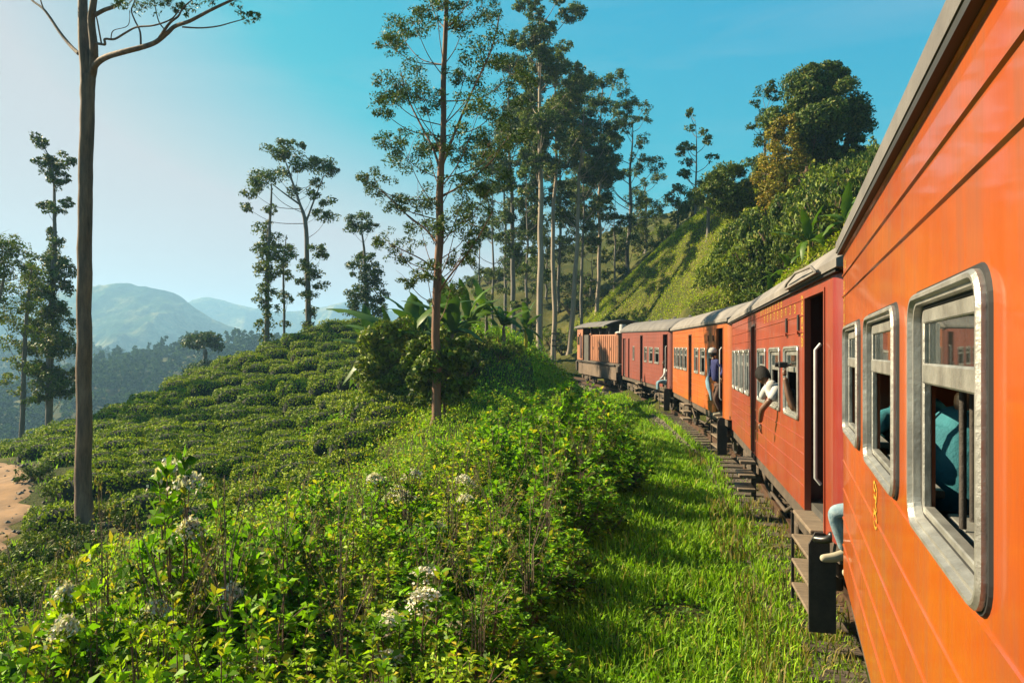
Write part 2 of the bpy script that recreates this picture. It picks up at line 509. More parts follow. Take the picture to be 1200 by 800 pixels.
def catmull(P, n=12):
    out = []
    for i in range(1, len(P) - 2):
        a, b, c, d = P[i - 1], P[i], P[i + 1], P[i + 2]
        for k in range(n):
            t = k / n
            out.append(.5 * ((2 * b) + (c - a) * t + (2 * a - 5 * b + 4 * c - d) * t * t + (3 * b - a - 3 * c + d) * t ** 3))
    out.append(P[-2].copy())
    return out
TRK = catmull(path)
TRKA = np.array([[p.x, p.y, p.z] for p in TRK])
acc = np.concatenate([[0], np.cumsum(np.linalg.norm(np.diff(TRKA[:, :2], axis=0), axis=1))])
def trk_at(s):
    x = np.interp(s, acc, TRKA[:, 0]); y = np.interp(s, acc, TRKA[:, 1]); z = np.interp(s, acc, TRKA[:, 2])
    e = .2
    dx = np.interp(s + e, acc, TRKA[:, 0]) - np.interp(s - e, acc, TRKA[:, 0])
    dy = np.interp(s + e, acc, TRKA[:, 1]) - np.interp(s - e, acc, TRKA[:, 1])
    return Vector((x, y, z)), math.atan2(dx, dy)

# ------------------------------------------------------------------ terrain height: smooth surface through surveyed points
pts = []
def gp(px, py, d): 
    w = W(px, py, d); pts.append((w.x, w.y, w.z))
def gw(x, y, z): pts.append((x, y, z))
for s in np.arange(2, acc[-1] - 1, 5.0):
    p, a = trk_at(s); n = nvec(a)
    for off, dz in ((-2.6, -.30), (0, -.27), (2.2, -.27)):
        q = p + n * off; gw(q.x, q.y, q.z + dz)
# tea hill crest and the fall behind it
for a in ((440, 380, 55), (380, 390, 52), (300, 420, 50), (200, 460, 48), (130, 494, 45), (60, 522, 40), (0, 534, 36)): gp(*a)
gw(-15, 75, 0); gw(-24, 72, -5); gw(-32, 66, -10); gw(-38, 58, -13); gw(-44, 48, -12); gw(-40, 36, -8); gw(-36, 25, -6)
for a in ((250, 525, 30), (350, 520, 29), (400, 472, 36), (450, 445, 41), (330, 462, 39), (150, 562, 24), (100, 627, 18), (20, 612, 20), (15, 560, 25), (300, 600, 20), (200, 610, 18)): gp(*a)
gp(0, 700, 12)
for a in ((512, 497, 23), (450, 472, 29), (430, 425, 38), (600, 398, 38), (560, 392, 36), (600, 455, 31), (640, 452, 40), (500, 405, 42)): gp(*a)
gw(-3, 5, -.9); gw(-3, 10, -.8); gw(-6, 14, -1.0); gw(0, 10, -.45); gw(0, 16, -.15); gw(2, 12, -.28); gw(2, 20, -.1); gw(-1, 4, -.5); gw(-8, 8, -1.4)
gw(-8, 0, -1.2); gw(-14, 6, -2.2); gw(-22, 14, -3.4); gw(-10, -12, -1.2); gw(-30, -10, -4); gw(-60, 0, -12); gw(-1.5, -8, -.5)
gw(.3, 38, 3.5); gw(2, 38, 1.7); gw(3, 38, .7); gw(1.2, 33, 2.1); gw(2.6, 33, .4); gw(1.5, 43, 3.3); gw(3.2, 44, 1.2)
# beyond the loco
gp(645, 420, 52); gp(655, 405, 60); gp(630, 395, 62); gp(600, 375, 66); gp(690, 398, 60)
# right hillside
for a in ((800, 330, 40), (860, 262, 46), (800, 285, 56), (760, 315, 60), (706, 362, 62), (950, 235, 41), (1020, 215, 36), (830, 350, 32), (900, 318, 30)): gp(*a)
gw(12.5, 20, 4.0); gw(11.5, 12, 4.0); gw(17, 20, 8); gw(17, 8, 8); gw(26, 25, 9.5); gw(26, 0, 9); gw(9, 2, 2.0); gw(12, -8, 5); gw(36, 40, 12); gw(50, 20, 13); gw(40, 70, 17)
# hill beyond the grove
for a in ((540, 342, 100), (620, 305, 110), (700, 280, 112), (790, 256, 100), (850, 230, 80), (600, 350, 85), (700, 330, 88)): gp(*a)
gw(-20, 105, 4); gw(-30, 125, -4); gw(10, 150, 22); gw(50, 130, 34); gw(60, 80, 30); gw(0, 190, 10); gw(80, 200, 45); gw(90, 0, 38)
# valley
for x, y, z in ((-45, 85, -20), (-60, 60, -20), (-80, 110, -27), (-50, 130, -25), (-30, 170, -20), (-120, 60, -32), (-120, 160, -32), (-60, 220, -30), (-160, 0, -36), (0, 240, -5), (-200, 220, -38)): gw(x, y, z)
P = np.array(pts)
S_ = 20.0
def _tps(r2): 
    return np.where(r2 > 1e-9, r2 * np.log(np.maximum(r2, 1e-9)), 0) * .5
A = P[:, :2] / S_
r2 = ((A[:, None] - A[None]) ** 2).sum(-1)
n_ = len(P)
K = _tps(r2) + np.eye(n_) * .006
Pm = np.hstack([np.ones((n_, 1)), A])
L_ = np.vstack([np.hstack([K, Pm]), np.hstack([Pm.T, np.zeros((3, 3))])])
sol = np.linalg.solve(L_, np.concatenate([P[:, 2], np.zeros(3)]))
def smooth(e0, e1, x):
    t = np.clip((x - e0) / (e1 - e0), 0, 1); return t * t * (3 - 2 * t)
def far_height(x, y):
    r = np.sqrt(x * x + y * y)
    h = -36 + 7 * np.sin(x / 71 + 1.3) * np.cos(y / 93) + 5 * np.sin(x / 37 - y / 51)
    h = h + 30 * np.exp(-(((x + 185) / 70) ** 2 + ((y - 400) / 90) ** 2))     # wooded ridge, left
    h = h + 30 * np.exp(-(((x + 60) / 90) ** 2 + ((y - 420) / 100) ** 2))     # wooded ridge, centre
    h = h + 26 * np.exp(-(((x + 420) / 130) ** 2 + ((y - 620) / 120) ** 2))
    h = h + (smooth(0, 160, x) * 75) * (1 - smooth(1200, 2500, r))
    h = h + 20 * smooth(600, 1500, r)
    return h
def gz(x, y):
    """terrain height at arrays (or numbers) x, y"""
    x = np.atleast_1d(np.asarray(x, float)); y = np.atleast_1d(np.asarray(y, float))
    out = np.empty(len(x))
    for i in range(0, len(x), 20000):
        xx, yy = x[i:i + 20000], y[i:i + 20000]
        B = np.stack([np.clip(xx, -260, 160), np.clip(yy, -60, 300)], 1) / S_
        d2 = ((B[:, None] - A[None]) ** 2).sum(-1)
        z = _tps(d2) @ sol[:n_] + sol[n_] + B @ sol[n_ + 1:]
        w = smooth(120, 230, np.sqrt((xx * .8) ** 2 + (yy - 20) ** 2))
        z = z * (1 - w) + far_height(xx, yy) * w
        out[i:i + 20000] = z
    return out
def g1(x, y): return float(gz(x, y)[0])

def track_dist(x, y):
    x = np.atleast_1d(x); y = np.atleast_1d(y); out = np.empty(len(x))
    for i in range(0, len(x), 20000):
        d = (x[i:i + 20000, None] - TRKA[None, ::2, 0]) ** 2 + (y[i:i + 20000, None] - TRKA[None, ::2, 1]) ** 2
        out[i:i + 20000] = np.sqrt(d.min(1))
    return out

def ground_mat():
    m, nt, b = mat_new('grassy_ground')
    n1 = noise_node(nt, .35, 6, .65); n2 = noise_node(nt, 6, 6, .7); n3 = noise_node(nt, .02, 4, .6)
    c = ramp(nt, n2.outputs[0], [(.3, (.018, .024, .008)), (.6, (.045, .055, .012)), (.8, (.075, .062, .02))]).outputs[0]
    k = ramp(nt, n1.outputs[0], [(.45, (0, 0, 0)), (.65, (1, 1, 1))])
    c = mixc(nt, k.outputs[0], c, (.08, .075, .02))
    k3 = ramp(nt, n3.outputs[0], [(.50, (0, 0, 0)), (.7, (.5, .5, .5))])
    c = mixc(nt, k3.outputs[0], c, (.12, .105, .035))
    nt.links.new(c, b.inputs['Base Color']); b.inputs['Roughness'].default_value = 1
    b.inputs['Specular IOR Level'].default_value = .1
    bump(nt, b, n2.outputs[0], .7, .15)
    return m
M['ground'] = ground_mat()
N_ = 420
u = np.linspace(-1, 1, N_)
def warp(u, a, R): return np.sign(u) * (a * np.abs(u) + (R - a) * np.abs(u) ** 6)
gx = warp(u, 110, 5000) - 4
gy = warp(u, 110, 5000) + 45
X, Y = np.meshgrid(gx, gy)
Z = gz(X.ravel(), Y.ravel())
td = track_dist(X.ravel(), Y.ravel())
rr = np.sqrt(X.ravel() ** 2 + Y.ravel() ** 2)
nz = np.array([noise.noise(Vector((x * .35, y * .35, 0))) * .22 + noise.noise(Vector((x * 1.3, y * 1.3, 3))) * .09 for x, y in zip(X.ravel(), Y.ravel())])
Z = Z + nz * smooth(2.2, 5, td) * (1 + smooth(60, 200, rr) * 6) 
V = np.stack([X.ravel(), Y.ravel(), Z], 1)
me = bpy.data.meshes.new('ground')
idx = np.arange(N_ * N_).reshape(N_, N_)
Fq = np.stack([idx[:-1, :-1].ravel(), idx[:-1, 1:].ravel(), idx[1:, 1:].ravel(), idx[1:, :-1].ravel()], 1)
me.vertices.add(len(V)); me.vertices.foreach_set('co', V.ravel())
me.loops.add(Fq.size); me.loops.foreach_set('vertex_index', Fq.ravel().astype(np.int32))
me.polygons.add(len(Fq)); me.polygons.foreach_set('loop_start', np.arange(0, Fq.size, 4, dtype=np.int32)); me.polygons.foreach_set('loop_total', np.full(len(Fq), 4, dtype=np.int32))
me.polygons.foreach_set('use_smooth', [True] * len(Fq))
me.update(calc_edges=True); me.materials.append(M['ground'])
tag(link_mesh('ground', me), 'uneven grassy ground falling from the railway to the valley', kind='structure')

# height as the sheet really is (bilinear lookup)
Zg = Z.reshape(N_, N_)
def hz(x, y):
    x = np.atleast_1d(np.asarray(x, float)); y = np.atleast_1d(np.asarray(y, float))
    i = np.clip(np.searchsorted(gy, y) - 1, 0, N_ - 2); j = np.clip(np.searchsorted(gx, x) - 1, 0, N_ - 2)
    ty = (y - gy[i]) / (gy[i + 1] - gy[i]); tx = (x - gx[j]) / (gx[j + 1] - gx[j])
    return (Zg[i, j] * (1 - tx) + Zg[i, j + 1] * tx) * (1 - ty) + (Zg[i + 1, j] * (1 - tx) + Zg[i + 1, j + 1] * tx) * ty
def h1(x, y): return float(hz(x, y)[0])

# ------------------------------------------------------------------ mountains
HMAX = [60]
def mountain(name, label, cpx, d, width, prof, depth, cols):
    """prof: list of (px, py) of the ridge line at distance d"""
    nx, ny = 240, 80
    xs = np.linspace(prof[0][0], prof[-1][0], nx)
    ridge = np.interp(xs, [p[0] for p in prof], [p[1] for p in prof])
    Vv = []; base = -120
    for j in range(ny):
        t = j / (ny - 1) * 2 - 1            # -1 front foot .. 1 back foot
        for i in range(nx):
            x = (xs[i] - 600) / F * d; y = d + t * depth
            top = CAM_Z + (HZ - ridge[i]) / F * d
            prf = max(0, 1 - abs(t)) ** .85
            nn = noise.fractal(Vector((x * .006, y * .006, d)), .75, 2.1, 7)
            spur = abs(noise.noise(Vector((x * .0045, y * .0012, 7 + d))))
            h = base + (top - base) * prf
            h -= (spur * 1.1 - .12) * (top - base) * .75 * (1 - prf) * prf * 3
            h += nn * (85 * (1 - prf) + 9) * min(1, (1 - abs(t)) * 3)
            Vv.append((x, y, h)); HMAX[0] = max(HMAX[0], h)
    fs = []
    for j in range(ny - 1):
        for i in range(nx - 1):
            a = j * nx + i; fs.append((a, a + 1, a + nx + 1, a + nx))
    me = bpy.data.meshes.new(name); me.from_pydata(Vv, [], fs); me.polygons.foreach_set('use_smooth', [True] * len(fs))
    m, nt, b = mat_new(name + '_slopes')
    n = noise_node(nt, .009, 9, .72); n2 = noise_node(nt, .05, 6, .7)
    c = ramp(nt, n.outputs[0], [(.40, cols[0]), (.50, cols[1]), (.62, cols[2])]).outputs[0]
    c2 = ramp(nt, n2.outputs[0], [(.35, (.5, .55, .5)), (.65, (1.2, 1.2, 1.1))]).outputs[0]
    c = mixc(nt, 1.0, c, c2, 'MULTIPLY')
    nt.links.new(c, b.inputs['Base Color']); b.inputs['Roughness'].default_value = 1; b.inputs['Specular IOR Level'].default_value = 0
    bump(nt, b, n2.outputs[0], .8, 12)
    me.materials.append(m)
    tag(link_mesh(name, me), label, kind='structure')
cg = ((.010, .03, .018), (.04, .065, .025), (.24, .20, .10))
mountain('mountain', 'broad green and tan mountain with a rounded double top', 0, 1300, 0,
         [(-260, 420), (-120, 372), (-20, 352), (40, 344), (84, 336), (105, 334), (118, 331.5), (140, 331), (155, 332), (166, 335), (182, 336), (200, 342), (225, 357), (250, 372), (280, 384), (320, 398), (380, 412), (430, 430)], 480, cg)
mountain('far_mountain', 'faint blue ridge behind the main mountain', 0, 2000, 0,
         [(150, 400), (205, 366), (226, 352), (240, 348), (262, 350), (285, 356), (320, 364), (350, 362), (385, 356), (404, 352), (425, 354), (460, 362), (520, 366), (600, 372), (720, 390)], 380, cg)

# ------------------------------------------------------------------ haze
def add_haze():
    me = bpy.data.meshes.new('haze')
    b_ = MB().box(-5200, 5200, -5150, 5250, -230, max(HMAX[0], float(Z.max())) + 3)
    me.from_pydata(b_.v, [], b_.f)
    m = bpy.data.materials.new('pale_air'); m.use_nodes = True
    nt = m.node_tree; nt.nodes.remove(nt.nodes['Principled BSDF'])
    v = nt.nodes.new('ShaderNodeVolumePrincipled')
    v.inputs['Color'].default_value = (.34, .64, .98, 1)
    v.inputs['Density'].default_value = HAZE_DENSITY
    v.inputs['Anisotropy'].default_value = .2
    nt.links.new(v.outputs[0], nt.nodes['Material Output'].inputs['Volume'])
    me.materials.append(m)
    tag(link_mesh('haze', me), 'thin blue haze hanging over the whole valley', kind='stuff')
HAZE_DENSITY = 0.00044
add_haze()

# ------------------------------------------------------------------ railway track
trk = empty('railway_track')
tag(trk, 'single railway track curving left under the train', kind='structure')
def ribbon(offs, zoff, s0, s1, step):
    rows = []
    for s in np.arange(s0, s1, step):
        p, a = trk_at(s); n = nvec(a)
        rows.append([p + n * o + Vector((0, 0, z)) for o, z in zip(offs, zoff)])
    k = len(offs); V = [q for r in rows for q in r]; fs = []
    for i in range(len(rows) - 1):
        for j in range(k - 1):
            a = i * k + j; fs.append((a, a + k, a + k + 1, a + 1))
    return V, fs
m, nt, b = mat_new('ballast_bed')
n1 = noise_node(nt, 14, 6, .8); n2 = noise_node(nt, 1.2, 5, .7)
c = ramp(nt, n1.outputs[0], [(.35, (.035, .028, .02)), (.65, (.14, .11, .085))]).outputs[0]
k = ramp(nt, n2.outputs[0], [(.45, (0, 0, 0)), (.6, (.8, .8, .8))])
c = mixc(nt, k.outputs[0], c, (.08, .09, .025))
nt.links.new(c, b.inputs['Base Color']); b.inputs['Roughness'].default_value = 1; bump(nt, b, n1.outputs[0], 1, .06)
M['ballast'] = m
V, fs = ribbon((-1.85, -1.6, -1.3, 1.3, 1.9, 2.3), (-.36, -.20, -.165, -.165, -.22, -.36), 1, acc[-1] - 2, .5)
tag(MB().add(V, fs, True).build('ballast', M['ballast']), 'brown ballast bed under the track', kind='structure')
for sg in (-1, 1):
    o = sg * .838
    V, fs = ribbon((o - .065, o - .065, o - .015, o - .015, o - .036, o - .036, o + .036, o + .036, o + .015, o + .015, o + .065, o + .065),
                   (-.15, -.138, -.12, -.045, -.035, 0, 0, -.035, -.045, -.12, -.138, -.15), 1, acc[-1] - 3, .8)
    MB().add(V, fs).build('rail', M['rail'], trk)
sl_me = None
s = 14.0; cnt = 0
while s < acc[-1] - 3:
    p, a = trk_at(s)
    if sl_me is None:
        o = MB().box(-1.5, 1.36, -.125, .125, -.13, 0, .012).build('sleeper', M['sleeper'], trk); sl_me = o.data
    else:
        o = link_mesh('sleeper', sl_me, trk)
    o.location = p + Vector((0, 0, -.125 - random.random() * .02))
    o.rotation_euler = (0, 0, -a + random.uniform(-.03, .03))
    s += .66; cnt += 1
# loose ballast stones
Vs = []; fs = []
base = [(1, 0, 0), (-1, 0, 0), (0, 1, 0), (0, -1, 0), (0, 0, 1), (0, 0, -1)]
tri = [(0, 2, 4), (2, 1, 4), (1, 3, 4), (3, 0, 4), (2, 0, 5), (1, 2, 5), (3, 1, 5), (0, 3, 5)]
sb = MB()
for i in range(9000):
    s = 14 + 46 * random.random() ** 1.3; p, a = trk_at(s)
    off = random.choice((-1, -1, -1, 1)) * (random.uniform(0, 1.3) if random.random() < .5 else random.uniform(1.0, 2.1))
    q = p + nvec(a) * off; r = random.uniform(.02, .06)
    z = p.z - .175 - max(0, abs(off) - 1.4) * .25
    rot = [random.uniform(.6, 1.2) for _ in range(6)]
    ca, sa = math.cos(random.random() * 6), math.sin(random.random() * 6)
    sb.add([(q.x + (v[0] * ca - v[1] * sa) * r * k_, q.y + (v[0] * sa + v[1] * ca) * r * k_, z + v[2] * r * .8 * k_) for v, k_ in zip(base, rot)], tri)
tag(sb.build('ballast_stones', M['stone']), 'loose broken stones scattered along the track edge', kind='stuff')

# dirt path, lower left
def path_sheet():
    Lp = [Vector(q) for q in ((-10.5, 11, 0), (-11.5, 12.5, 0), (-12.7, 15, 0), (-13.9, 17, 0), (-15.35, 20, 0), (-17, 22.5, 0), (-19.3, 25.5, 0), (-23, 29, 0), (-30, 32, 0))]
    c = catmull([Lp[0]] + Lp + [Lp[-1]], 10)
    rows = []
    for i in range(len(c) - 1):
        d = (c[i + 1] - c[i]).normalized(); n = Vector((d.y, -d.x, 0))
        row = []
        for k in range(9):
            w = 1.02 + .5 * noise.noise(Vector((i * .33, (k > 4) * 7.0, 0))) + .2 * noise.noise(Vector((i * 1.1, (k > 4) * 7.0, 3)))
            q = c[i] + n * w * (k / 4 - 1)
            row.append((q.x, q.y, h1(q.x, q.y) + ((.05 + .05 * noise.noise(Vector((q.x * 2, q.y * 2, 0)))) if 0 < k < 8 else -.06)))
        rows.append(row)
    V = [q for r in rows for q in r]; fs = []
    for i in range(len(rows) - 1):
        for j in range(8):
            a = i * 9 + j; fs.append((a, a + 1, a + 10, a + 9))
    return MB().add(V, fs, True), c
M['dirt'] = simple('sandy_dirt', (.31, .165, .07), (.15, .08, .035), rough=1, scale=1.2, bmp=.6, bscale=9)
pm, PATHC = path_sheet()
tag(pm.build('path', M['dirt']), 'sunlit sandy dirt path beside the tea field', kind='structure')
PATHA = np.array([[p.x, p.y] for p in PATHC])

stb = MB(); rr_ = random.Random(21)
for i in range(420):
    c_ = PATHC[rr_.randrange(8, len(PATHC) - 6)]; q = Vector((c_.x + rr_.choice((-1, 1)) * rr_.uniform(.6, 1.9), c_.y + rr_.uniform(-.5, .5), 0)); r = rr_.uniform(.02, .11) * (1 if rr_.random() < .8 else 1.8)
    k_ = [rr_.uniform(.6, 1.2) for _ in range(6)]; z = h1(q.x, q.y) + .05
    stb.add([(q.x + v[0] * r * a_, q.y + v[1] * r * a_, z + v[2] * r * .6 * a_) for v, a_ in zip(base, k_)], tri)
tag(stb.build('path_stones', M['stone']), 'loose stones and clods along the edges of the dirt path', kind='stuff')
# ------------------------------------------------------------------ coaches
WID = 2.7
def rrect(y0, y1, z0, z1, r, n=5):
    """rounded rectangle outline in the (y, z) plane"""
    out = []
    for cx, cz, a0 in ((y1 - r, z1 - r, 0), (y0 + r, z1 - r, 90), (y0 + r, z0 + r, 180), (y1 - r, z0 + r, 270)):
        for k in range(n + 1):
            a = math.radians(a0 + 90 * k / n)
            out.append((cx + r * math.cos(a), cz + r * math.sin(a)))
    return out

def ring_loft(loops):
    """loops: list of (x, outline) lofted into a closed band surface"""
    V = []; fs = []; n = len(loops[0][1])
    for x, ol in loops:
        V += [(x, y, z) for y, z in ol]
    for i in range(len(loops) - 1):
        for k in range(n):
            a = i * n + k; b_ = i * n + (k + 1) % n
            fs.append((a, b_, b_ + n, a + n))
    return V, fs

_wc = {}
def window(parent, y0, y1, z0, z1, detail=2, upper=.30, proud=.028, glass_full=False, matk='alu'):
    """aluminium window: outer frame (the part) > sash, pane, bars; the origin sits at its lower near corner"""
    w = y1 - y0; h = z1 - z0
    key = (round(w, 2), round(h, 2), detail, upper, glass_full, matk)
    if key in _wc:
        o = copy_tree(_wc[key], parent); o.location = (0, y0, z0); return o
    r = .085 if detail > 1 else .05
    t = .035 if detail > 1 else .055
    f = MB()
    n = 6 if detail > 1 else 2
    L = [(.0, rrect(-.0, w, -.0, h, r, n)), (-proud * .7, rrect(0, w, 0, h, r, n)), (-proud, rrect(.008, w - .008, .008, h - .008, r, n)),
         (-proud, rrect(t * .55, w - t * .55, t * .55, h - t * .55, r * .8, n)), (-proud * .45, rrect(t * .7, w - t * .7, t * .7, h - t * .7, r * .8, n)),
         (-proud * .45, rrect(t, w - t, t, h - t, r * .7, n)), (.022, rrect(t + .004, w - t - .004, t + .012, h - t - .004, r * .6, n)),
         (.022, rrect(t + .02, w - t - .02, t + .03, h - t - .03, r * .5, n))]
    V, fs = ring_loft(L)
    f.add(V, fs, False)
    fo = f.build('window', M[matk], parent); fo.location = (0, y0, z0)
    if detail > 1:
        V, fs = ring_loft([(0, rrect(-.014, w + .014, -.014, h + .014, r + .012, n)), (-.008, rrect(-.010, w + .010, -.010, h + .010, r + .008, n)), (-.008, rrect(.001, w - .001, .001, h - .001, r, n))])
        MB().add(V, fs).build('seal', M['black'], fo)
        V, fs = ring_loft([(.012, rrect(t + .0, w - t - .0, t + .006, h - t + .0, r * .6, n)), (.008, rrect(t + .012, w - t - .012, t + .020, h - t - .012, r * .6, n)), (.016, rrect(t + .014, w - t - .014, t + .022, h - t - .014, r * .6, n))])
        MB().add(V, fs).build('seal', M['black'], fo)
    # sash
    s = MB(); a = t + .012
    zu = h - t - .06                      # top of the glazing
    zm = h * (1 - upper)
    XS = -.035
    s.box(.045 + XS, .07 + XS, a, a + .03, t + .02, zu + .045, .004)
    s.box(.045 + XS, .07 + XS, w - a - .03, w - a, t + .02, zu + .045, .004)
    s.box(.044 + XS, .071 + XS, a + .03, w - a - .03, zu, zu + .045, .004)
    s.box(.040 + XS, .073 + XS, a + .03, w - a - .03, zm - .06, zm + .006, .006)
    s.box(.044 + XS, .080 + XS, a + .03, w - a - .03, t + .014, t + .04, .004)
    if detail > 1:
        for zz in (zm + .03, zm - .075):
            s.tube([(.0, a + .012, zz), (.012, a + .045, zz)], .006, 6)
    s.build('sash', M[matk], fo)
    p = MB().box(.020, .025, a + .028, w - a - .028, (zm if not glass_full else t + .04), zu + .002)
    p.build('pane', M['glass'], fo)
    if detail > 1:
        for k, yy in enumerate((w * .70, w * .82)):
            MB().tube([(.08 + .05 * k, yy, t + .02), (.08 + .05 * k, yy, h - t)], .010, 6).build('window_bar', M['iron'], fo)
        MB().box(.085, .16, t - .01, w - t + .01, t - .02, t + .012, .005).build('sill', M['alu'], fo)
    _wc[key] = fo
    return fo

def side_wall(parent, L, zb, zt, holes, mat, ybeg, yend, xo=0.0, name='side_wall'):
    """sheet wall with true openings and returns"""
    mb = MB(); ys = sorted({ybeg, yend} | {h[0] for h in holes} | {h[1] for h in holes})
    zs = sorted({zb, zt} | {h[2] for h in holes if zb < h[2]} | {h[3] for h in holes if h[3] < zt})
    T = .055
    for i in range(len(ys) - 1):
        for j in range(len(zs) - 1):
            cy_, cz_ = (ys[i] + ys[i + 1]) / 2, (zs[j] + zs[j + 1]) / 2
            if any(h[0] < cy_ < h[1] and h[2] < cz_ < h[3] for h in holes): continue
            a, b_, c, d = ys[i], ys[i + 1], zs[j], zs[j + 1]
            mb.add([(xo, a, c), (xo, b_, c), (xo, b_, d), (xo, a, d)], [(0, 3, 2, 1)])
            mb.add([(xo + T, a, c), (xo + T, b_, c), (xo + T, b_, d), (xo + T, a, d)], [(0, 1, 2, 3)])
    for a, b_, c, d in holes:
        for q in ([(a, c), (b_, c)], [(b_, c), (b_, d)], [(b_, d), (a, d)], [(a, d), (a, c)]):
            (p, r_), (p2, r2_) = q
            mb.add([(xo, p, r_), (xo, p2, r2_), (xo + T, p2, r2_), (xo + T, p, r_)], [(0, 1, 2, 3)])
    mb.add([(xo, ybeg, zb), (xo, yend, zb), (xo + T, yend, zb), (xo + T, ybeg, zb)], [(0, 1, 2, 3)])
    return mb.build(name, mat, parent)

def roof(parent, L, zt, mat, rise=.52, over=.06):
    prof = []
    n = 16
    for k in range(n + 1):
        t = k / n; x = -over + (WID + 2 * over) * t
        z = zt + rise * (1 - abs(2 * t - 1) ** 2.6) ** .75 if 0 < t < 1 else zt
        prof.append((x, z))
    ys = [(-.10, .35), (-.02, .72), (.12, .92), (.35, 1.0)]
    rows = [(y, f) for y, f in ys] + [(y_, 1.0) for y_ in np.linspace(1.2, L - 1.2, 9)] + [(L - y, f) for y, f in ys[::-1]]
    V = []; fs = []
    for y, f in rows:
        for x, z in prof: V.append((x, y, zt + .045 + (z - zt) * f))
    m_ = n + 1
    for i in range(len(rows) - 1):
        for k in range(n):
            a = i * m_ + k; fs.append((a, a + 1, a + m_ + 1, a + m_))
    mb = MB().add(V, fs, True)
    # edge and underside
    for x0, x1 in ((-over, -over), (WID + over, WID + over)):
        mb.add([(x0, -.10, zt - .03), (x0, L + .10, zt - .03), (x0, L + .10, zt + .047), (x0, -.10, zt + .047)], [(0, 1, 2, 3)])
    mb.add([(-over, -.10, zt - .03), (WID + over, -.10, zt - .03), (WID + over, L + .1, zt - .03), (-over, L + .1, zt - .03)], [(0, 1, 2, 3)])
    for y in (-.10, L + .10):
        k0 = 0 if y < 0 else (len(rows) - 1) * m_
        mb.add([(-over, y, zt - .03)] + [V[k0 + i] for i in range(m_)] + [(WID + over, y, zt - .03)], [tuple(range(m_ + 2))])
    o = mb.build('roof', mat, parent)
    return o

wheel_me = None
def bogie(parent, y):
    b_ = MB()
    for sx in (.18, WID - .18 - .1):
        b_.box(sx, sx + .1, y - 1.25, y + 1.25, .50, .66, .02)
        for w in (-.9, .9):
            b_.box(sx - .03, sx + .12, y + w - .13, y + w + .13, .30, .56, .02)
        b_.box(sx - .02, sx + .11, y - .35, y + .35, .28, .50, .02)
        for k in (-.22, 0, .22):
            b_.tube([(sx + .04, y + k, .30), (sx + .04, y + k, .66)], .07, 8)
    b_.box(.3, WID - .3, y - .25, y + .25, .62, .95, .02)
    b_.tube([(.2, y - .6, .42), (.2, y + .6, .38)], .03, 6)
    bo = b_.build('bogie', M['underframe'], parent)
    global wheel_me
    for w in (-.9, .9):
        if wheel_me is None:
            wb = MB().disc((0, 0, 0), (1, 0, 0), .43, .12, 22).disc((-.07, 0, 0), (1, 0, 0), .13, .10, 10).disc((1.68, 0, 0), (1, 0, 0), .43, .12, 22)
            wb.tube([(0, 0, 0), (1.68, 0, 0)], .08, 8)
            wo = wb.build('wheel_set', M['iron'], bo); wheel_me = wo.data
        else: wo = link_mesh('wheel_set', wheel_me, bo)
        wo.location = (WID / 2 - .84, y + w, .43)
    return bo

def steps(parent, y0, y1, ztop, wide=False):
    """hanging wooden steps below a door: stringers (the part) > step"""
    s = MB()
    if wide:
        # steel side plate facing the rear and a thin strut at the front
        X0, X1 = -.15, .10
        s.add([(X1, y0 - .02, ztop), (X0 + .06, y0 - .02, ztop), (X0, y0 - .02, ztop - .12), (X0, y0 - .02, .06), (X1, y0 - .02, .06),
               (X1, y0 + .01, ztop), (X0 + .06, y0 + .01, ztop), (X0, y0 + .01, ztop - .12), (X0, y0 + .01, .06), (X1, y0 + .01, .06)],
              [(0, 1, 2, 3, 4), (9, 8, 7, 6, 5), (0, 5, 6, 1), (1, 6, 7, 2), (2, 7, 8, 3), (3, 8, 9, 4), (4, 9, 5, 0)])
        so = s.build('step_frame', M['iron'], parent)
        MB().box(X0, X0 + .03, y1 + .002, y1 + .03, .06, ztop - .02).build('strut', M['iron'], so)
        MB().box(X0 + .02, .30, y0 + .02, y1 + .02, ztop - .03, ztop + .012, .008).build('step', M['stepwood'], so)
        for k in range(3):
            z = ztop - .29 - k * .27
            MB().box(X0, X1, y0 + .02, y1, z, z + .035, .008).build('step', M['stepwood'], so)
    else:
        s.box(-.02, .02, y0 + .05, y0 + .09, .25, ztop)
        so = s.build('step_frame', M['iron'], parent)
        MB().box(-.02, .02, y1 - .09, y1 - .05, .25, ztop).build('strut', M['iron'], so)
        for k in range(3):
            z = ztop - .10 - k * .24
            MB().box(-.26 - .02 * k, .0, y0 - .06, y1 + .06, z - .055, z, .008).build('step', M['stepwood'], so)
    return so

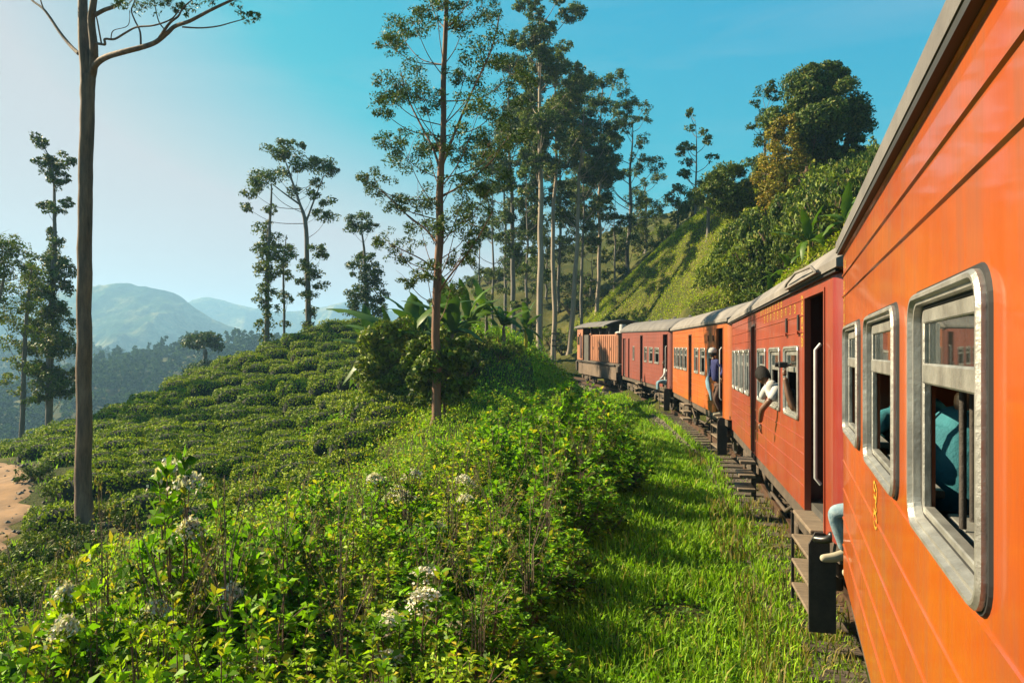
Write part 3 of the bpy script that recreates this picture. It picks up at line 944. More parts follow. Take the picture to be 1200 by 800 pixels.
def coach(key, name, label, wallmat, wins, zw, doors, ribs, roofmat, zt=3.60, zb=1.04, detail=1, corner=.30, cab_ends=True, wide_step=None, matw='alu', solid_far=False):
    p, a, L, g = CO[key]
    root = empty(name, p, -a, math.atan(g))
    tag(root, label, 'railway coach', 'coaches of the train')
    w0, w1 = zw
    holes = [(y0 + .02, y1 - .02, w0 + .02, w1 - .02) for y0, y1 in wins]
    holes += [(d[0], d[1], zb, d[2]) for d in doors]
    side_wall(root, L, zb, zt, holes, wallmat, corner, L - corner)
    # right-hand wall and rounded ends
    sw = side_wall(root, L, zb, zt, [], wallmat, corner, L - corner, WID - .055)
    for end in (0, 1):
        e = MB()
        pts_ = []
        for k in range(9):
            an = PI / 2 * k / 8
            pts_.append((corner - corner * math.cos(an), corner - corner * math.sin(an)))
        pts_ += [(WID - x, y) for x, y in pts_[::-1]]
        if end: pts_ = [(x, L - y) for x, y in pts_]
        n = len(pts_)
        e.add([(x, y, zb) for x, y in pts_] + [(x, y, zt) for x, y in pts_],
              [((k, k + 1, k + 1 + n, k + n) if not end else (k + 1, k, k + n, k + 1 + n)) for k in range(n - 1)], True)
        e.build('end_wall', M['red'] if key == 'c2' else wallmat, root)
    roof(root, L, zt, roofmat, over=.045 if key == 'c1' else .06)
    MB().box(-.040, -.004, .02, L - .02, zt - .060, zt - .032).build('eave_shade', M['black'], root)  # black strip that paints the shade under the roof overhang
    MB().box(.06, WID - .06, .1, L - .1, zb + .02, zb + .10).build('floor', M['interior'], root)
    MB().box(.058, WID - .058, .1, L - .1, zt - .06, zt - .035).build('ceiling', M['interior'], root)
    u = MB()
    u.box(.04, .13, .25, L - .25, zb - .20, zb - .003, .01).box(WID - .13, WID - .04, .25, L - .25, zb - .20, zb - .003, .01)
    for k in range(5): u.box(.13, WID - .13, .6 + k * (L - 1.2) / 4 - .06, .6 + k * (L - 1.2) / 4 + .06, zb - .18, zb - .02)
    u.box(.4, 1.5, L * .38, L * .38 + 1.2, .45, .85, .03)
    u.disc((1.1, L * .62, .62), (0, 1, 0), .2, 1.1, 14)
    u.tube([(.25, L * .30, zb - .2), (.25, L * .42, .42), (.25, L * .60, .42), (.25, L * .70, zb - .2)], .03, 6)
    u.build('underframe', M['underframe'], root)
    for y in (2.2, L - 2.2): bogie(root, y)
    # gangway and buffers
    for ga in (-.28, L - .02): MB().box(.85, WID - .85, ga, ga + .30, zb + .05, zt - .35, .03).build('gangway', M['black'], root)
    for y, s_ in ((0, -1), (L, 1)):
        for x in (.5, WID - .5):
            MB().tube([(x, y, .98), (x, y + s_ * .28, .98)], .07, 10).disc((x, y + s_ * .30, .98), (0, 1, 0), .2, .04, 18).build('buffer', M['iron'], root)
    for y0, y1 in wins: window(root, y0, y1, w0, w1, detail, matk=matw)
    for z, t in ribs:
        segs = []; y = corner; cuts = sorted([(h[0] - .03, h[1] + .03) for h in holes if h[2] - .03 < z < h[3] + .03])
        for c0, c1 in cuts:
            if c0 > y + .4: segs.append((y, c0))
            y = max(y, c1)
        if L - corner > y + .1: segs.append((y, L - corner))
        for y0, y1 in segs:
            r_ = MB().add([(0, y0, z - t), (-t * .9, y0, z - t * .5), (-t * .9, y0, z + t * .5), (0, y0, z + t),
                    (0, y1, z - t), (-t * .9, y1, z - t * .5), (-t * .9, y1, z + t * .5), (0, y1, z + t)],
                   [(0, 1, 5, 4), (1, 2, 6, 5), (2, 3, 7, 6), (0, 3, 2, 1), (4, 5, 6, 7)])
            r_.build('rib', wallmat, root)
    for i, d in enumerate(doors):
        # trim round the opening
        y0, y1, zt_ = d[0], d[1], d[2]
        t_ = MB()
        for ya, yb in ((y0 - .035, y0), (y1, y1 + .035)): t_.box(-.012, .0, ya, yb, zb, zt_ + .035)
        t_.box(-.012, .0, y0, y1, zt_, zt_ + .035)
        t_.build('door_frame', M['doorred'] if d[3] == 'mid' else wallmat, root)
        if d[3] == 'mid':
            MB().box(.22, .26, y0 - .02, y1 + .02, zb + .12, zt_).build('door', M['doorred'], root)
            steps(root, y0, y1, zb)
        elif d[3] == 'shut':
            MB().box(.05, .09, y0 - .02, y1 + .02, zb + .12, zt_).build('door', M['doorred'], root)
        else:
            # vestibule partition, so that the doorway looks into a dark lobby
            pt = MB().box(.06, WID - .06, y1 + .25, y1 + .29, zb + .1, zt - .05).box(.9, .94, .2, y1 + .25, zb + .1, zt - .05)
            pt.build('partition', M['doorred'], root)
            hr = MB().tube([(-.02, y0 + .07, 1.50), (-.07, y0 + .07, 1.56), (-.07, y0 + .07, 2.84), (-.02, y0 + .07, 2.90)], .017, 8)
            hr.build('handrail', M['white'], root)
            steps(root, y0, y1, zb, True)
    # seats
    for k, (y0, y1) in enumerate(wins):
        ym = (y0 + y1) / 2
        MB().box(.10, 1.05, ym - .45, ym - .38, 1.5, 2.12, .03).box(.10, 1.05, ym - .38, ym - .02, 1.48, 1.58, .03).build('seat', M['seat'], root)
    return root

RIB_LOW = [2.14, 1.92, 1.70, 1.48, 1.27]
RIB_TOP = [3.18, 3.34, 3.51]
# the coach the camera leans out of
y_ = 6.0
W1 = [(y_ + 1.74, y_ + 2.67), (y_ + 3.04, y_ + 4.12), (y_ + 4.53, y_ + 5.58), (y_ + .05, y_ + 1.10), (y_ - 1.5, y_ - .45), (y_ - 3.0, y_ - 1.95)]
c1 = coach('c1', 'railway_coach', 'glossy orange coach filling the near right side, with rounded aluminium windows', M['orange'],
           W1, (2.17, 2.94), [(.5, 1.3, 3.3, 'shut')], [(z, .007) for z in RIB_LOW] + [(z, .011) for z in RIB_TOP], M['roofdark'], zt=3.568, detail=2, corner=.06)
near_w = [(1.94, 2.94), (3.29, 4.24), (4.65, 5.60)]
far_w = [(6.78, 7.48), (7.68, 8.38), (8.58, 9.26), (9.46, 10.0)]
ribs2 = [(z, .012) for z in (2.02, 1.84, 1.66, 1.48, 1.30)] + [(z, .010) for z in (3.05, 3.24, 3.42)]
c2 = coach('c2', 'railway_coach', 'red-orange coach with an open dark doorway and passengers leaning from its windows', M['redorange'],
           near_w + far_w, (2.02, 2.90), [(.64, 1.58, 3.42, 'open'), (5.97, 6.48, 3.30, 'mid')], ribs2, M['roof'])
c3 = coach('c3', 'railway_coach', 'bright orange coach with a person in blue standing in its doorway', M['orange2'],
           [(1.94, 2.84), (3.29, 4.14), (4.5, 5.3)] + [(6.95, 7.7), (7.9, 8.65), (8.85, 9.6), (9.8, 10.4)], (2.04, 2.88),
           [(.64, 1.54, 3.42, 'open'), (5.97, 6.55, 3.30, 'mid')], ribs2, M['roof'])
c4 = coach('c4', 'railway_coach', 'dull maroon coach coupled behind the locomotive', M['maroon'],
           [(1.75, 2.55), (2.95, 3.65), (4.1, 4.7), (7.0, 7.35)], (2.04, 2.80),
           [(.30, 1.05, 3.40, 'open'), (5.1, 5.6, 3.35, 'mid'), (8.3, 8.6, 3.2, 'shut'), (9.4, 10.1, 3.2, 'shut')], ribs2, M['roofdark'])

# vents, lamps and lettering on the red-orange coach
for y in (1.95, 2.75):
    MB().box(-.02, .0, y - .04, y + .04, 3.08, 3.26).build('vent', M['black'], c2)
    MB().box(-.035, -.02, y - .06, y + .06, 3.03, 3.07).build('vent_sill', M['redorange'], c2)
for (yy) in (2.0, 2.8):
    MB().box(-.02, .0, yy - .04, yy + .04, 3.08, 3.24).build('vent', M['black'], c3)
# hinged gutter strip over the near door
g_ = MB()
g_.tube([(-.10, .55, 3.60), (-.13, .62, 3.66), (-.12, 1.5, 3.70), (-.09, 2.25, 3.66), (-.10, 2.3, 3.61)], .016, 6)
g_.box(-.11, -.07, .5, 2.3, 3.585, 3.605)
g_.build('rain_gutter', M['roof'], c2)
MB().sphere((.18, .02, 3.42), .06, 10, 7).disc((.18, -.03, 3.42), (0, 1, 0), .07, .03, 12).build('marker_lamp', M['redorange'], c2)
# roof ventilators
for c_, L_c in ((c2, 10.6), (c3, 11.2), (c4, 10.7)):
    for k in range(4):
        y = 1.5 + k * (L_c - 3) / 3
        MB().tube([(1.35, y, 4.10), (1.35, y, 4.24)], .06, 8).tube([(1.35, y, 4.22), (1.35, y, 4.28)], [.12, .02], 10).build('roof_ventilator', M['roofdark'], c_)

def stroke_marks(parent, name, marks, x=-.006, w=.008):
    """painted signwriting: thin strokes lying on the panel"""
    mb = MB()
    for pl in marks:
        for (y0, z0), (y1, z1) in zip(pl[:-1], pl[1:]):
            d = Vector((0, y1 - y0, z1 - z0)); 
            if d.length < 1e-5: continue
            n = Vector((0, -d.z, d.y)).normalized() * w
            a = Vector((x, y0, z0)); b_ = Vector((x, y1, z1))
            mb.add([a - n, b_ - n, b_ + n, a + n], [(0, 1, 2, 3)])
    return mb.build(name, M['yellow'], parent)
def glyph(cy_, cz_, s, kind, asp=1.0):
    out = []
    if kind == 0: out = [[(math.cos(t) * .5, math.sin(t) * .5) for t in np.linspace(.3, 5.6, 12)], [(.1, 0), (.5, .1), (.5, -.3)]]
    if kind == 1: out = [[(math.cos(t) * .3 - .2, math.sin(t) * .3 + .2) for t in np.linspace(0, 5.5, 10)], [(.1, .4), (.5, .1), (.3, -.5), (-.4, -.5)]]
    if kind == 2: out = [[(-.4, .5), (.4, .5), (0, .1), (.4, -.2), (.1, -.5), (-.4, -.4)]]
    if kind == 3: out = [[(-.4, -.5), (-.4, .2), (0, .5), (.4, .2), (.4, -.5)], [(-.1, -.1), (.1, .1)]]
    return [[(cy_ - x * s * asp, cz_ + z * s) for x, z in pl] for pl in out]
mk = []
for r_, (z, ya, yb) in enumerate(((3.49, 3.2, 5.2), (3.35, 2.2, 4.8))):
    n = 9
    for k in range(n): mk += glyph(ya + (yb - ya) * k / (n - 1), z, .10, (k + r_) % 4)
stroke_marks(c2, 'lettering', mk, x=-.004)
mk = []
for k in range(5): mk += glyph(1.75, 3.42 - .12 * k, .09, (k * 3 + 1) % 4)
stroke_marks(c2, 'vertical_lettering', mk, x=-.004, w=.012)
mk = []
for k, z in enumerate((3.26, 3.17, 3.09, 3.01, 2.93)): mk += glyph(y_ + 5.72, z, .055, (k + 1) % 4, 1.8)
mk += glyph(y_ + 5.72, 3.42, .05, 2) + glyph(y_ + 5.60, 3.40, .05, 0)
stroke_marks(c1, 'vertical_lettering', mk, x=-.004, w=.006)
mk = []
for k, kd in enumerate((1, 2, 0)): mk += glyph(y_ + 3.78 - .0 * k, 2.075 - .075 * k, .07, kd, 2.0)
stroke_marks(c1, 'coach_number', mk, x=-.004, w=.007)
# number on the corner of the red-orange coach
mk = glyph(.235, 1.33, .09, 1) + glyph(.14, 1.33, .09, 2)
mo = stroke_marks(c2, 'corner_number', mk, x=-.001, w=.012)
for v in mo.data.vertices:      # wrap on to the rounded corner
    an = math.asin(max(0, min(1, (.30 - v.co.y) / .304)))
    v.co.x = .30 - .304 * math.cos(an)

# ------------------------------------------------------------------ locomotive
p, a, L, g = CO['loco']
lo = empty('locomotive', p, -a, math.atan(g))
lo.scale = (1, 1.1, 1)
tag(lo, 'weathered brown locomotive with a cab and canopy at the head of the train', 'locomotive')
MB().box(.1, 2.6, 0, 9.0, 1.36, 1.62, .03).box(.0, 2.7, -.02, .25, 1.1, 1.5, .03).box(.0, 2.7, 8.9, 9.15, .8, 1.5, .03).build('deck', M['underframe'], lo)
MB().box(.06, .12, .4, 8.6, .62, 1.37, .01).build('side_skirt', simple('faded_skirt_paint', (.17, .115, .08), (.09, .06, .04), rough=.8, scale=2, bmp=.4), lo)
hd = MB().box(.25, 2.45, .7, 6.4, 1.62, 3.42, .05).build('hood', M['locobrown'], lo)
for k in range(14):
    y = 1.0 + k * .40
    MB().box(.215, .248, y - .03, y + .03, 1.70, 3.35, .006).build('hood_rib', M['locobrown'], hd)
MB().box(.2, 2.5, 6.0, 6.4, 3.42, 3.50).build('hood_cap', M['locobrown'], lo)
MB().box(.2, 2.5, .7, 1.1, 3.42, 3.52, .02).build('hood_cap', M['locobrown'], lo)
cab = MB()
cab.box(.05, .12, 7.5, 8.95, 1.62, 3.95).box(2.58, 2.65, 7.5, 8.95, 1.62, 3.95).box(.12, 2.58, 8.88, 8.95, 1.62, 3.95).build('cab', M['locobrown'], lo)
MB().box(.14, 2.56, 6.42, 7.45, 1.62, 3.42).build('cab_gap_shade', M['interior'], lo)  # solid dark box standing in for the shade in the open cab gap
MB().sphere((0.02, 8.2, 3.45), .16, 12, 8, (.5, 1, 1)).build('cab_lamp', M['maroon'], lo)
MB().box(.03, .05, 8.35, 8.8, 2.7, 3.3).build('cab_window', M['glass'], lo)
V = []; fs = []
for i, y in enumerate((2.3, 9.2)):
    for k in range(13):
        t = k / 12; V.append((-.1 + 2.9 * t, y, 3.93 + .38 * math.sin(PI * t)))
    for k in range(13):
        t = k / 12; V.append((-.1 + 2.9 * t, y, 4.0 + .38 * math.sin(PI * t)))
for k in range(12):
    fs += [(k, k + 1, 26 + k + 1, 26 + k), (13 + k, 39 + k, 39 + k + 1, 14 + k)]
fs += [(0, 26, 39, 13), (12, 25, 51, 38), tuple(list(range(13)) + list(range(25, 12, -1))), tuple(list(range(26, 39)) + list(range(51, 38, -1)))]
MB().add(V, fs).build('canopy_roof', M['roofdark'], lo)
for y in (2.5, 4.4, 6.4):
    for x in (.35, 2.35):
        MB().box(x - .05, x + .05, y - .05, y + .05, 3.42, 3.96).build('roof_post', M['iron'], lo)
MB().box(.9, 1.8, 4.2, 5.0, 3.42, 3.9, .05).build('air_filter', M['iron'], lo)
MB().tube([(.8, 1.3, 3.5), (.8, 1.3, 4.05)], [.24, .2], 14).build('exhaust_stack', M['cloth_white'], lo)
MB().sphere((.7, 1.9, 3.5), .2, 10, 6, (1, 1.6, .6)).build('horn_cover', M['cloth_white'], lo)
for y in (.12, .62):
    MB().tube([(.12, y, 1.62), (.12, y, 2.7)], .02, 6).build('rail_post', M['iron'], lo)
MB().tube([(.12, .12, 2.7), (.12, .62, 2.7)], .018, 6).build('hand_rail', M['iron'], lo)
for y in (1.9, 7.0): bogie(lo, y)
MB().box(.3, 2.4, 3.4, 5.6, .55, 1.2, .05).build('fuel_tank', M['iron'], lo)

for y in (1.9, 3.1, 4.3, 5.5):
    MB().box(.190, .214, y - .04, y + .04, 2.4, 2.6, .005).build('latch', M['iron'], hd)
MB().box(.02, .049, 7.62, 8.2, 1.75, 3.35, .01).build('cab_door', M['doorred'], lo)
MB().box(.0, .06, .6, 8.9, 1.50, 1.58, .01).build('running_board_edge', M['iron'], lo)

# ------------------------------------------------------------------ people
def skinned(name, chains, mat, parent, sub=2, root=0):
    """one continuous surface grown over a skeleton; chains: list of [(point, radius), ...], shared points merge"""
    V = []; Rr = []; E = []; key = {}
    for ch in chains:
        prev = None
        for pnt, r in ch:
            k = tuple(round(c, 4) for c in pnt)
            if k not in key:
                key[k] = len(V); V.append(pnt); Rr.append(r)
            i = key[k]
            if prev is not None and prev != i: E.append((prev, i))
            prev = i
    me = bpy.data.meshes.new(name); me.from_pydata([tuple(v) for v in V], E, []); me.materials.append(mat)
    o = link_mesh(name, me, parent)
    md = o.modifiers.new('skin', 'SKIN'); md.use_smooth_shade = True
    for i, sv in enumerate(me.skin_vertices[0].data):
        r = Rr[i]
        sv.radius = (r, r) if not hasattr(r, '__len__') else r
        sv.use_root = (i == root)
    s_ = o.modifiers.new('smooth', 'SUBSURF'); s_.levels = sub; s_.render_levels = sub
    return o

def hand(parent, c, d, up, s=1.0, curl=.5, mat=None, phone=False):
    """palm and five bent fingers; d: direction of the fingers, up: back of the hand"""
    c = Vector(c); d = Vector(d).normalized(); up = Vector(up); up = (up - d * up.dot(d)).normalized(); sd = d.cross(up)
    ch = [[(c, .026 * s), (c + d * .045 * s, .030 * s), (c + d * .08 * s, .028 * s)]]
    o = skinned('hand', ch, mat or M['skin'], parent, 2)
    for k, (off, ln) in enumerate(((-.030, .062), (-.010, .074), (.010, .070), (.030, .052))):
        b0 = c + d * .08 * s + sd * off * s
        b1 = b0 + d * ln * .45 * s - up * .012 * curl * s
        b2 = b1 + d * ln * .33 * s - up * .030 * curl * s
        b3 = b2 + d * ln * .22 * s - up * .034 * curl * s
        skinned('finger', [[(b0 - d * .02 * s, .009 * s), (b1, .0085 * s), (b2, .008 * s), (b3, .006 * s)]], mat or M['skin'], o, 1)
    t0 = c + d * .02 * s - sd * .028 * s
    skinned('thumb', [[(t0, .011 * s), (t0 + (d * .03 - sd * .028 - up * .008) * s, .010 * s), (t0 + (d * .06 - sd * .034 - up * .018) * s, .007 * s)]], mat or M['skin'], o, 1)
    return o

def head(parent, c, face, hairmat=None, cap=None, s=1.0, back_only=False):
    """head with brow, nose, mouth, eyes, ears and hair; face: unit direction looked at"""
    face = Vector(face); face.z = face.z; face.normalize()
    R = face.to_track_quat('Y', 'Z').to_matrix().to_4x4(); T = Matrix.Translation(Vector(c)) @ R @ Matrix.Scale(s, 4)
    h = MB()
    seg, ring = 18, 14; V = []; fs = []
    for i in range(ring + 1):
        t = PI * i / ring
        for k in range(seg):
            an = 2 * PI * k / seg
            x, y, z = math.sin(t) * math.cos(an), math.sin(t) * math.sin(an), math.cos(t)
            sx = .076 * (1 - .22 * max(0, -z)); sy = .095 * (1 - .08 * max(0, -z))
            px, py, pz = x * sx, y * sy, z * .118
            if y > 0 and z < 0: py += .012 * max(0, -z - .4)
            V.append((px, py, pz))
    for i in range(ring):
        for k in range(seg):
            q = i * seg + k; r_ = i * seg + (k + 1) % seg; fs.append((q, q + seg, r_ + seg, r_))
    h.add(V, fs, True)
    h.add([(0, .092, .012), (-.014, .094, -.026), (.014, .094, -.026), (0, .118, -.022), (0, .094, -.032)], [(0, 1, 3), (0, 3, 2), (1, 4, 3), (3, 4, 2)], True)
    for sx in (-1, 1):
        h.sphere((sx * .077, -.004, -.008), .02, 8, 6, (.4, .8, 1.4))
    h.v = [tuple(T @ Vector(v)) for v in h.v]
    ho = h.build('head', M['skin'], parent)
    e = MB()
    for sx in (-1, 1): e.sphere((sx * .029, .083, .010), .011, 8, 6, (1, .6, .7))
    e.v = [tuple(T @ Vector(v)) for v in e.v]; e.build('eyes', M['hair'], ho)
    mo_ = MB().sphere((0, .088, -.052), .022, 8, 5, (1, .35, .25)); mo_.v = [tuple(T @ Vector(v)) for v in mo_.v]
    mo_.build('mouth', simple('lips', (.22, .07, .05), rough=.5), ho)
    hr = MB(); V = []; fs = []
    for i in range(9):
        t = PI * .62 * i / 8
        for k in range(seg):
            an = 2 * PI * k / seg
            x, y, z = math.sin(t) * math.cos(an), math.sin(t) * math.sin(an), math.cos(t)
            fr = 1.0 if y < .35 else max(.80, 1.0 - (y - .35) * .5 * (i / 8) ** 2)
            jig = 1 + .05 * noise.noise(Vector((x * 6, y * 6, z * 6)))
            zz = z * .132 - (.03 if y < 0 else 0) * (i / 8)
            V.append((x * .088 * fr * jig, y * .108 * fr * jig - .004, max(zz, .035) if y > .45 else zz))
    for i in range(8):
        for k in range(seg):
            q = i * seg + k; r_ = i * seg + (k + 1) % seg; fs.append((q, q + seg, r_ + seg, r_))
    hr.add(V, fs, True); hr.v = [tuple(T @ Vector(v)) for v in hr.v]
    hr.build('hair', hairmat or M['hair'], ho)
    if cap:
        cp = MB().sphere((0, -.005, .055), .108, 16, 10, (1, 1.12, .92)).disc((0, .0, .03), (0, 0, 1), .112, .035, 18)
        cp.v = [tuple(T @ Vector(v)) for v in cp.v]; cp.build('cap', cap, ho)
    return ho

def CW(c, y, x=0.0, z=0.0):
    """place in a coach's own frame -> world"""
    p, a, L, g = CO[c]
    return p + uvec(a) * y + nvec(a) * x + Vector((0, 0, z + g * y))

# person in blue in the doorway of the bright orange coach
def P3(y, x, z): return CW('c3', y, x, z)
pr = empty('person', P3(.95, -.05, 1.04))
tag(pr, 'person in a blue jacket and white cap standing in the orange coach doorway', 'person')
inv = Matrix.Translation(-pr.location)
def loc(v): return inv @ v
hip = loc(P3(.98, -.06, 1.98)); chest = loc(P3(.92, -.16, 2.38)); neck = loc(P3(.88, -.20, 2.58))
skinned('jacket', [[(hip, .15), (loc(P3(.95, -.10, 2.12)), .155), (chest, .17), (neck, .07)],
                   [(chest, .17), (loc(P3(1.08, -.16, 2.50)), .07), (loc(P3(1.26, -.18, 2.30)), .055), (loc(P3(1.34, -.22, 2.08)), .045)],
                   [(chest, .17), (loc(P3(.74, -.10, 2.50)), .07), (loc(P3(.68, .02, 2.30)), .055), (loc(P3(.66, -.05, 2.14)), .045)]], M['blue'], pr)
skinned('trousers', [[(hip, .14), (loc(P3(.88, -.02, 1.86)), .095), (loc(P3(.86, -.16, 1.52)), .07), (loc(P3(.86, -.02, 1.20)), .05)],
                     [(hip, .14), (loc(P3(1.10, -.04, 1.86)), .095), (loc(P3(1.14, -.14, 1.54)), .07), (loc(P3(1.14, .02, 1.20)), .05)]], M['brown_cloth'], pr)
for yy, xx in ((.86, -.02), (1.14, .02)):
    skinned('shoe', [[(loc(P3(yy, xx + .02, 1.115)), .05), (loc(P3(yy, xx - .10, 1.10)), .045), (loc(P3(yy, xx - .19, 1.095)), .035)]], M['shoe_cream'], pr)
skinned('neck', [[(neck - Vector((0, 0, .05)), .055), (neck + Vector((0, 0, .07)), .052)]], M['skin'], pr, 1)
head(pr, neck + Vector((-.02, .02, .17)), uvec(A3) * .8 + nvec(A3) * -.6, cap=M['cloth_white'])
hand(pr, loc(P3(1.35, -.23, 2.05)), Vector((0, 0, -1)), -nvec(A3))
hand(pr, loc(P3(.66, -.05, 2.10)), Vector((0, 0, -1)), -nvec(A3))
sh = skinned('cloth', [[(P3(1.30, -.26, 2.12), .04), (P3(1.24, -.30, 1.98), (.06, .03)), (P3(1.12, -.30, 1.84), (.06, .03)), (P3(1.02, -.26, 1.66), (.04, .02)), (P3(.96, -.24, 1.46), .02)]], M['lightblue'], None)
tag(sh, 'pale blue shawl hanging from the hand of the person in blue', 'shawl')

# passenger leaning out of the middle window of the red-orange coach
def P2(y, x, z): return CW('c2', y, x, z)
pr = empty('person', P2(3.85, .35, 1.6))
tag(pr, 'dark haired passenger in white leaning out of a window with one arm hanging', 'person')
inv = Matrix.Translation(-pr.location)
ch_ = loc(P2(4.12, .10, 2.22)); sh_ = loc(P2(3.72, .02, 2.30))
skinned('shirt', [[(loc(P2(3.95, .50, 1.70)), .15), (loc(P2(4.0, .34, 2.0)), .16), (ch_, .15), (loc(P2(3.98, -.06, 2.40)), .07)],
                  [(ch_, .15), (sh_, .08), (loc(P2(3.50, -.10, 2.16)), .06)],
                  [(ch_, .15), (loc(P2(4.30, -.03, 2.30)), .08), (loc(P2(4.42, -.10, 2.12)), .06)]], M['cloth_white'], pr)
skinned('arm', [[(loc(P2(3.50, -.09, 2.18)), .045), (loc(P2(3.62, -.20, 2.02)), .045), (loc(P2(3.80, -.20, 1.82)), .032)]], M['skin'], pr)
skinned('trousers', [[(loc(P2(3.95, .5, 1.66)), .15), (loc(P2(3.75, .6, 1.56)), .10), (loc(P2(3.45, .62, 1.56)), .08), (loc(P2(3.42, .62, 1.2)), .05)]], M['dark_cloth'], pr)
hand(pr, loc(P2(3.81, -.20, 1.80)), uvec(A2) * .35 + Vector((0, 0, -1)), -nvec(A2))
head(pr, loc(P2(3.86, -.16, 2.50)), uvec(A2) * .8 + nvec(A2) * -.3 + Vector((0, 0, -.45)), s=1.12)

# raised arm with a phone in the nearest window
pr = empty('person', P2(2.5, .45, 1.6))
tag(pr, 'passenger holding up a small black camera in the window nearest the doorway', 'person')
inv = Matrix.Translation(-pr.location)
skinned('shirt', [[(loc(P2(2.75, .62, 1.70)), .15), (loc(P2(2.72, .52, 2.05)), .16), (loc(P2(2.68, .46, 2.32)), .15), (loc(P2(2.7, .44, 2.50)), .07)],
                  [(loc(P2(2.68, .46, 2.32)), .15), (loc(P2(2.50, .30, 2.34)), .07), (loc(P2(2.30, .14, 2.16)), .055)]], M['dark_cloth'], pr)
skinned('arm', [[(loc(P2(2.34, .17, 2.20)), .048), (loc(P2(2.22, -.02, 2.13)), .050), (loc(P2(2.24, -.07, 2.30)), .042), (loc(P2(2.27, -.11, 2.52)), .030)]], M['skin'], pr)
hand(pr, loc(P2(2.27, -.11, 2.53)), Vector((0, .2, 1)), -nvec(A2), curl=1.2)
skinned('trousers', [[(loc(P2(2.75, .62, 1.66)), .15), (loc(P2(2.5, .66, 1.56)), .10), (loc(P2(2.2, .66, 1.56)), .08), (loc(P2(2.18, .66, 1.2)), .05)]], M['denim'], pr)
head(pr, loc(P2(2.70, .40, 2.66)), uvec(A2) * .9 + nvec(A2) * -.4)
cb = MB().box(-.05, .05, -.06, .06, -.035, .035, .01).disc((-.06, 0, 0), (1, 0, 0), .028, .05, 12)
co_ = cb.build('camera', M['black']); co_.location = P2(2.32, -.13, 2.67); co_.rotation_euler = (0, 0, -A2)
tag(co_, 'small black camera held up at the nearest window of the red coach', 'camera')

# person seated in the gap between the coaches, knee and shoes showing
pr = empty('person', P2(-.35, .5, 1.0))
tag(pr, 'person in pale jeans and light shoes sitting between the two nearest coaches', 'person')
inv = Matrix.Translation(-pr.location)
hp = loc(P2(-.30, .72, 1.38))
skinned('jeans', [[(hp, .14), (loc(P2(-.16, .40, 1.42)), .10), (loc(P2(.02, -.07, 1.40)), .075), (loc(P2(.06, .02, 1.16)), .065), (loc(P2(.10, .06, 1.02)), .052)],
                  [(hp, .14), (loc(P2(-.36, .40, 1.40)), .10), (loc(P2(-.30, .12, 1.36)), .075), (loc(P2(-.26, .14, 1.0)), .052)]], M['denim'], pr)
skinned('shirt', [[(hp, .14), (loc(P2(-.30, .80, 1.62)), .15), (loc(P2(-.30, .80, 1.86)), .17), (loc(P2(-.30, .80, 2.06)), .07)],
                  [(loc(P2(-.30, .80, 1.86)), .17), (loc(P2(-.10, .74, 1.94)), .07), (loc(P2(-.06, .50, 1.66)), .05), (loc(P2(-.06, .30, 1.52)), .042)],
                  [(loc(P2(-.30, .80, 1.86)), .17), (loc(P2(-.50, .74, 1.94)), .07), (loc(P2(-.50, .52, 1.66)), .05), (loc(P2(-.42, .32, 1.52)), .042)]], M['cloth_white'], pr)
head(pr, loc(P2(-.30, .76, 2.26)), -nvec(A2))
hand(pr, loc(P2(-.06, .30, 1.52)), -nvec(A2), Vector((0, 0, 1))); hand(pr, loc(P2(-.42, .32, 1.52)), -nvec(A2), Vector((0, 0, 1)))
skinned('shoe', [[(loc(P2(.12, .08, .99)), .05), (loc(P2(.06, -.04, .96)), .046), (loc(P2(.04, -.17, .95)), .034)]], M['shoe_cream'], pr)
skinned('shoe', [[(loc(P2(-.25, .16, .97)), .05), (loc(P2(-.28, .04, .94)), .046), (loc(P2(-.30, -.06, .93)), .034)]], M['shoe_cream'], pr)
# dark boots of a second rider resting on the step
pr = empty('person', P2(.45, .3, 1.1))
tag(pr, 'person in dark trousers whose black boot rests on the top step', 'person')
inv = Matrix.Translation(-pr.location)
skinned('boot', [[(loc(P2(.36, .02, 1.12)), .05), (loc(P2(.37, -.0, 1.05)), .046), (loc(P2(.42, -.05, 1.02)), .042), (loc(P2(.50, -.14, 1.015)), .032)]], M['shoe_black'], pr)
skinned('trousers', [[(loc(P2(-.10, .60, 1.36)), .12), (loc(P2(.0, .30, 1.30)), .08), (loc(P2(.14, .06, 1.20)), .06), (loc(P2(.34, .03, 1.12)), .05)]], M['dark_cloth'], pr)

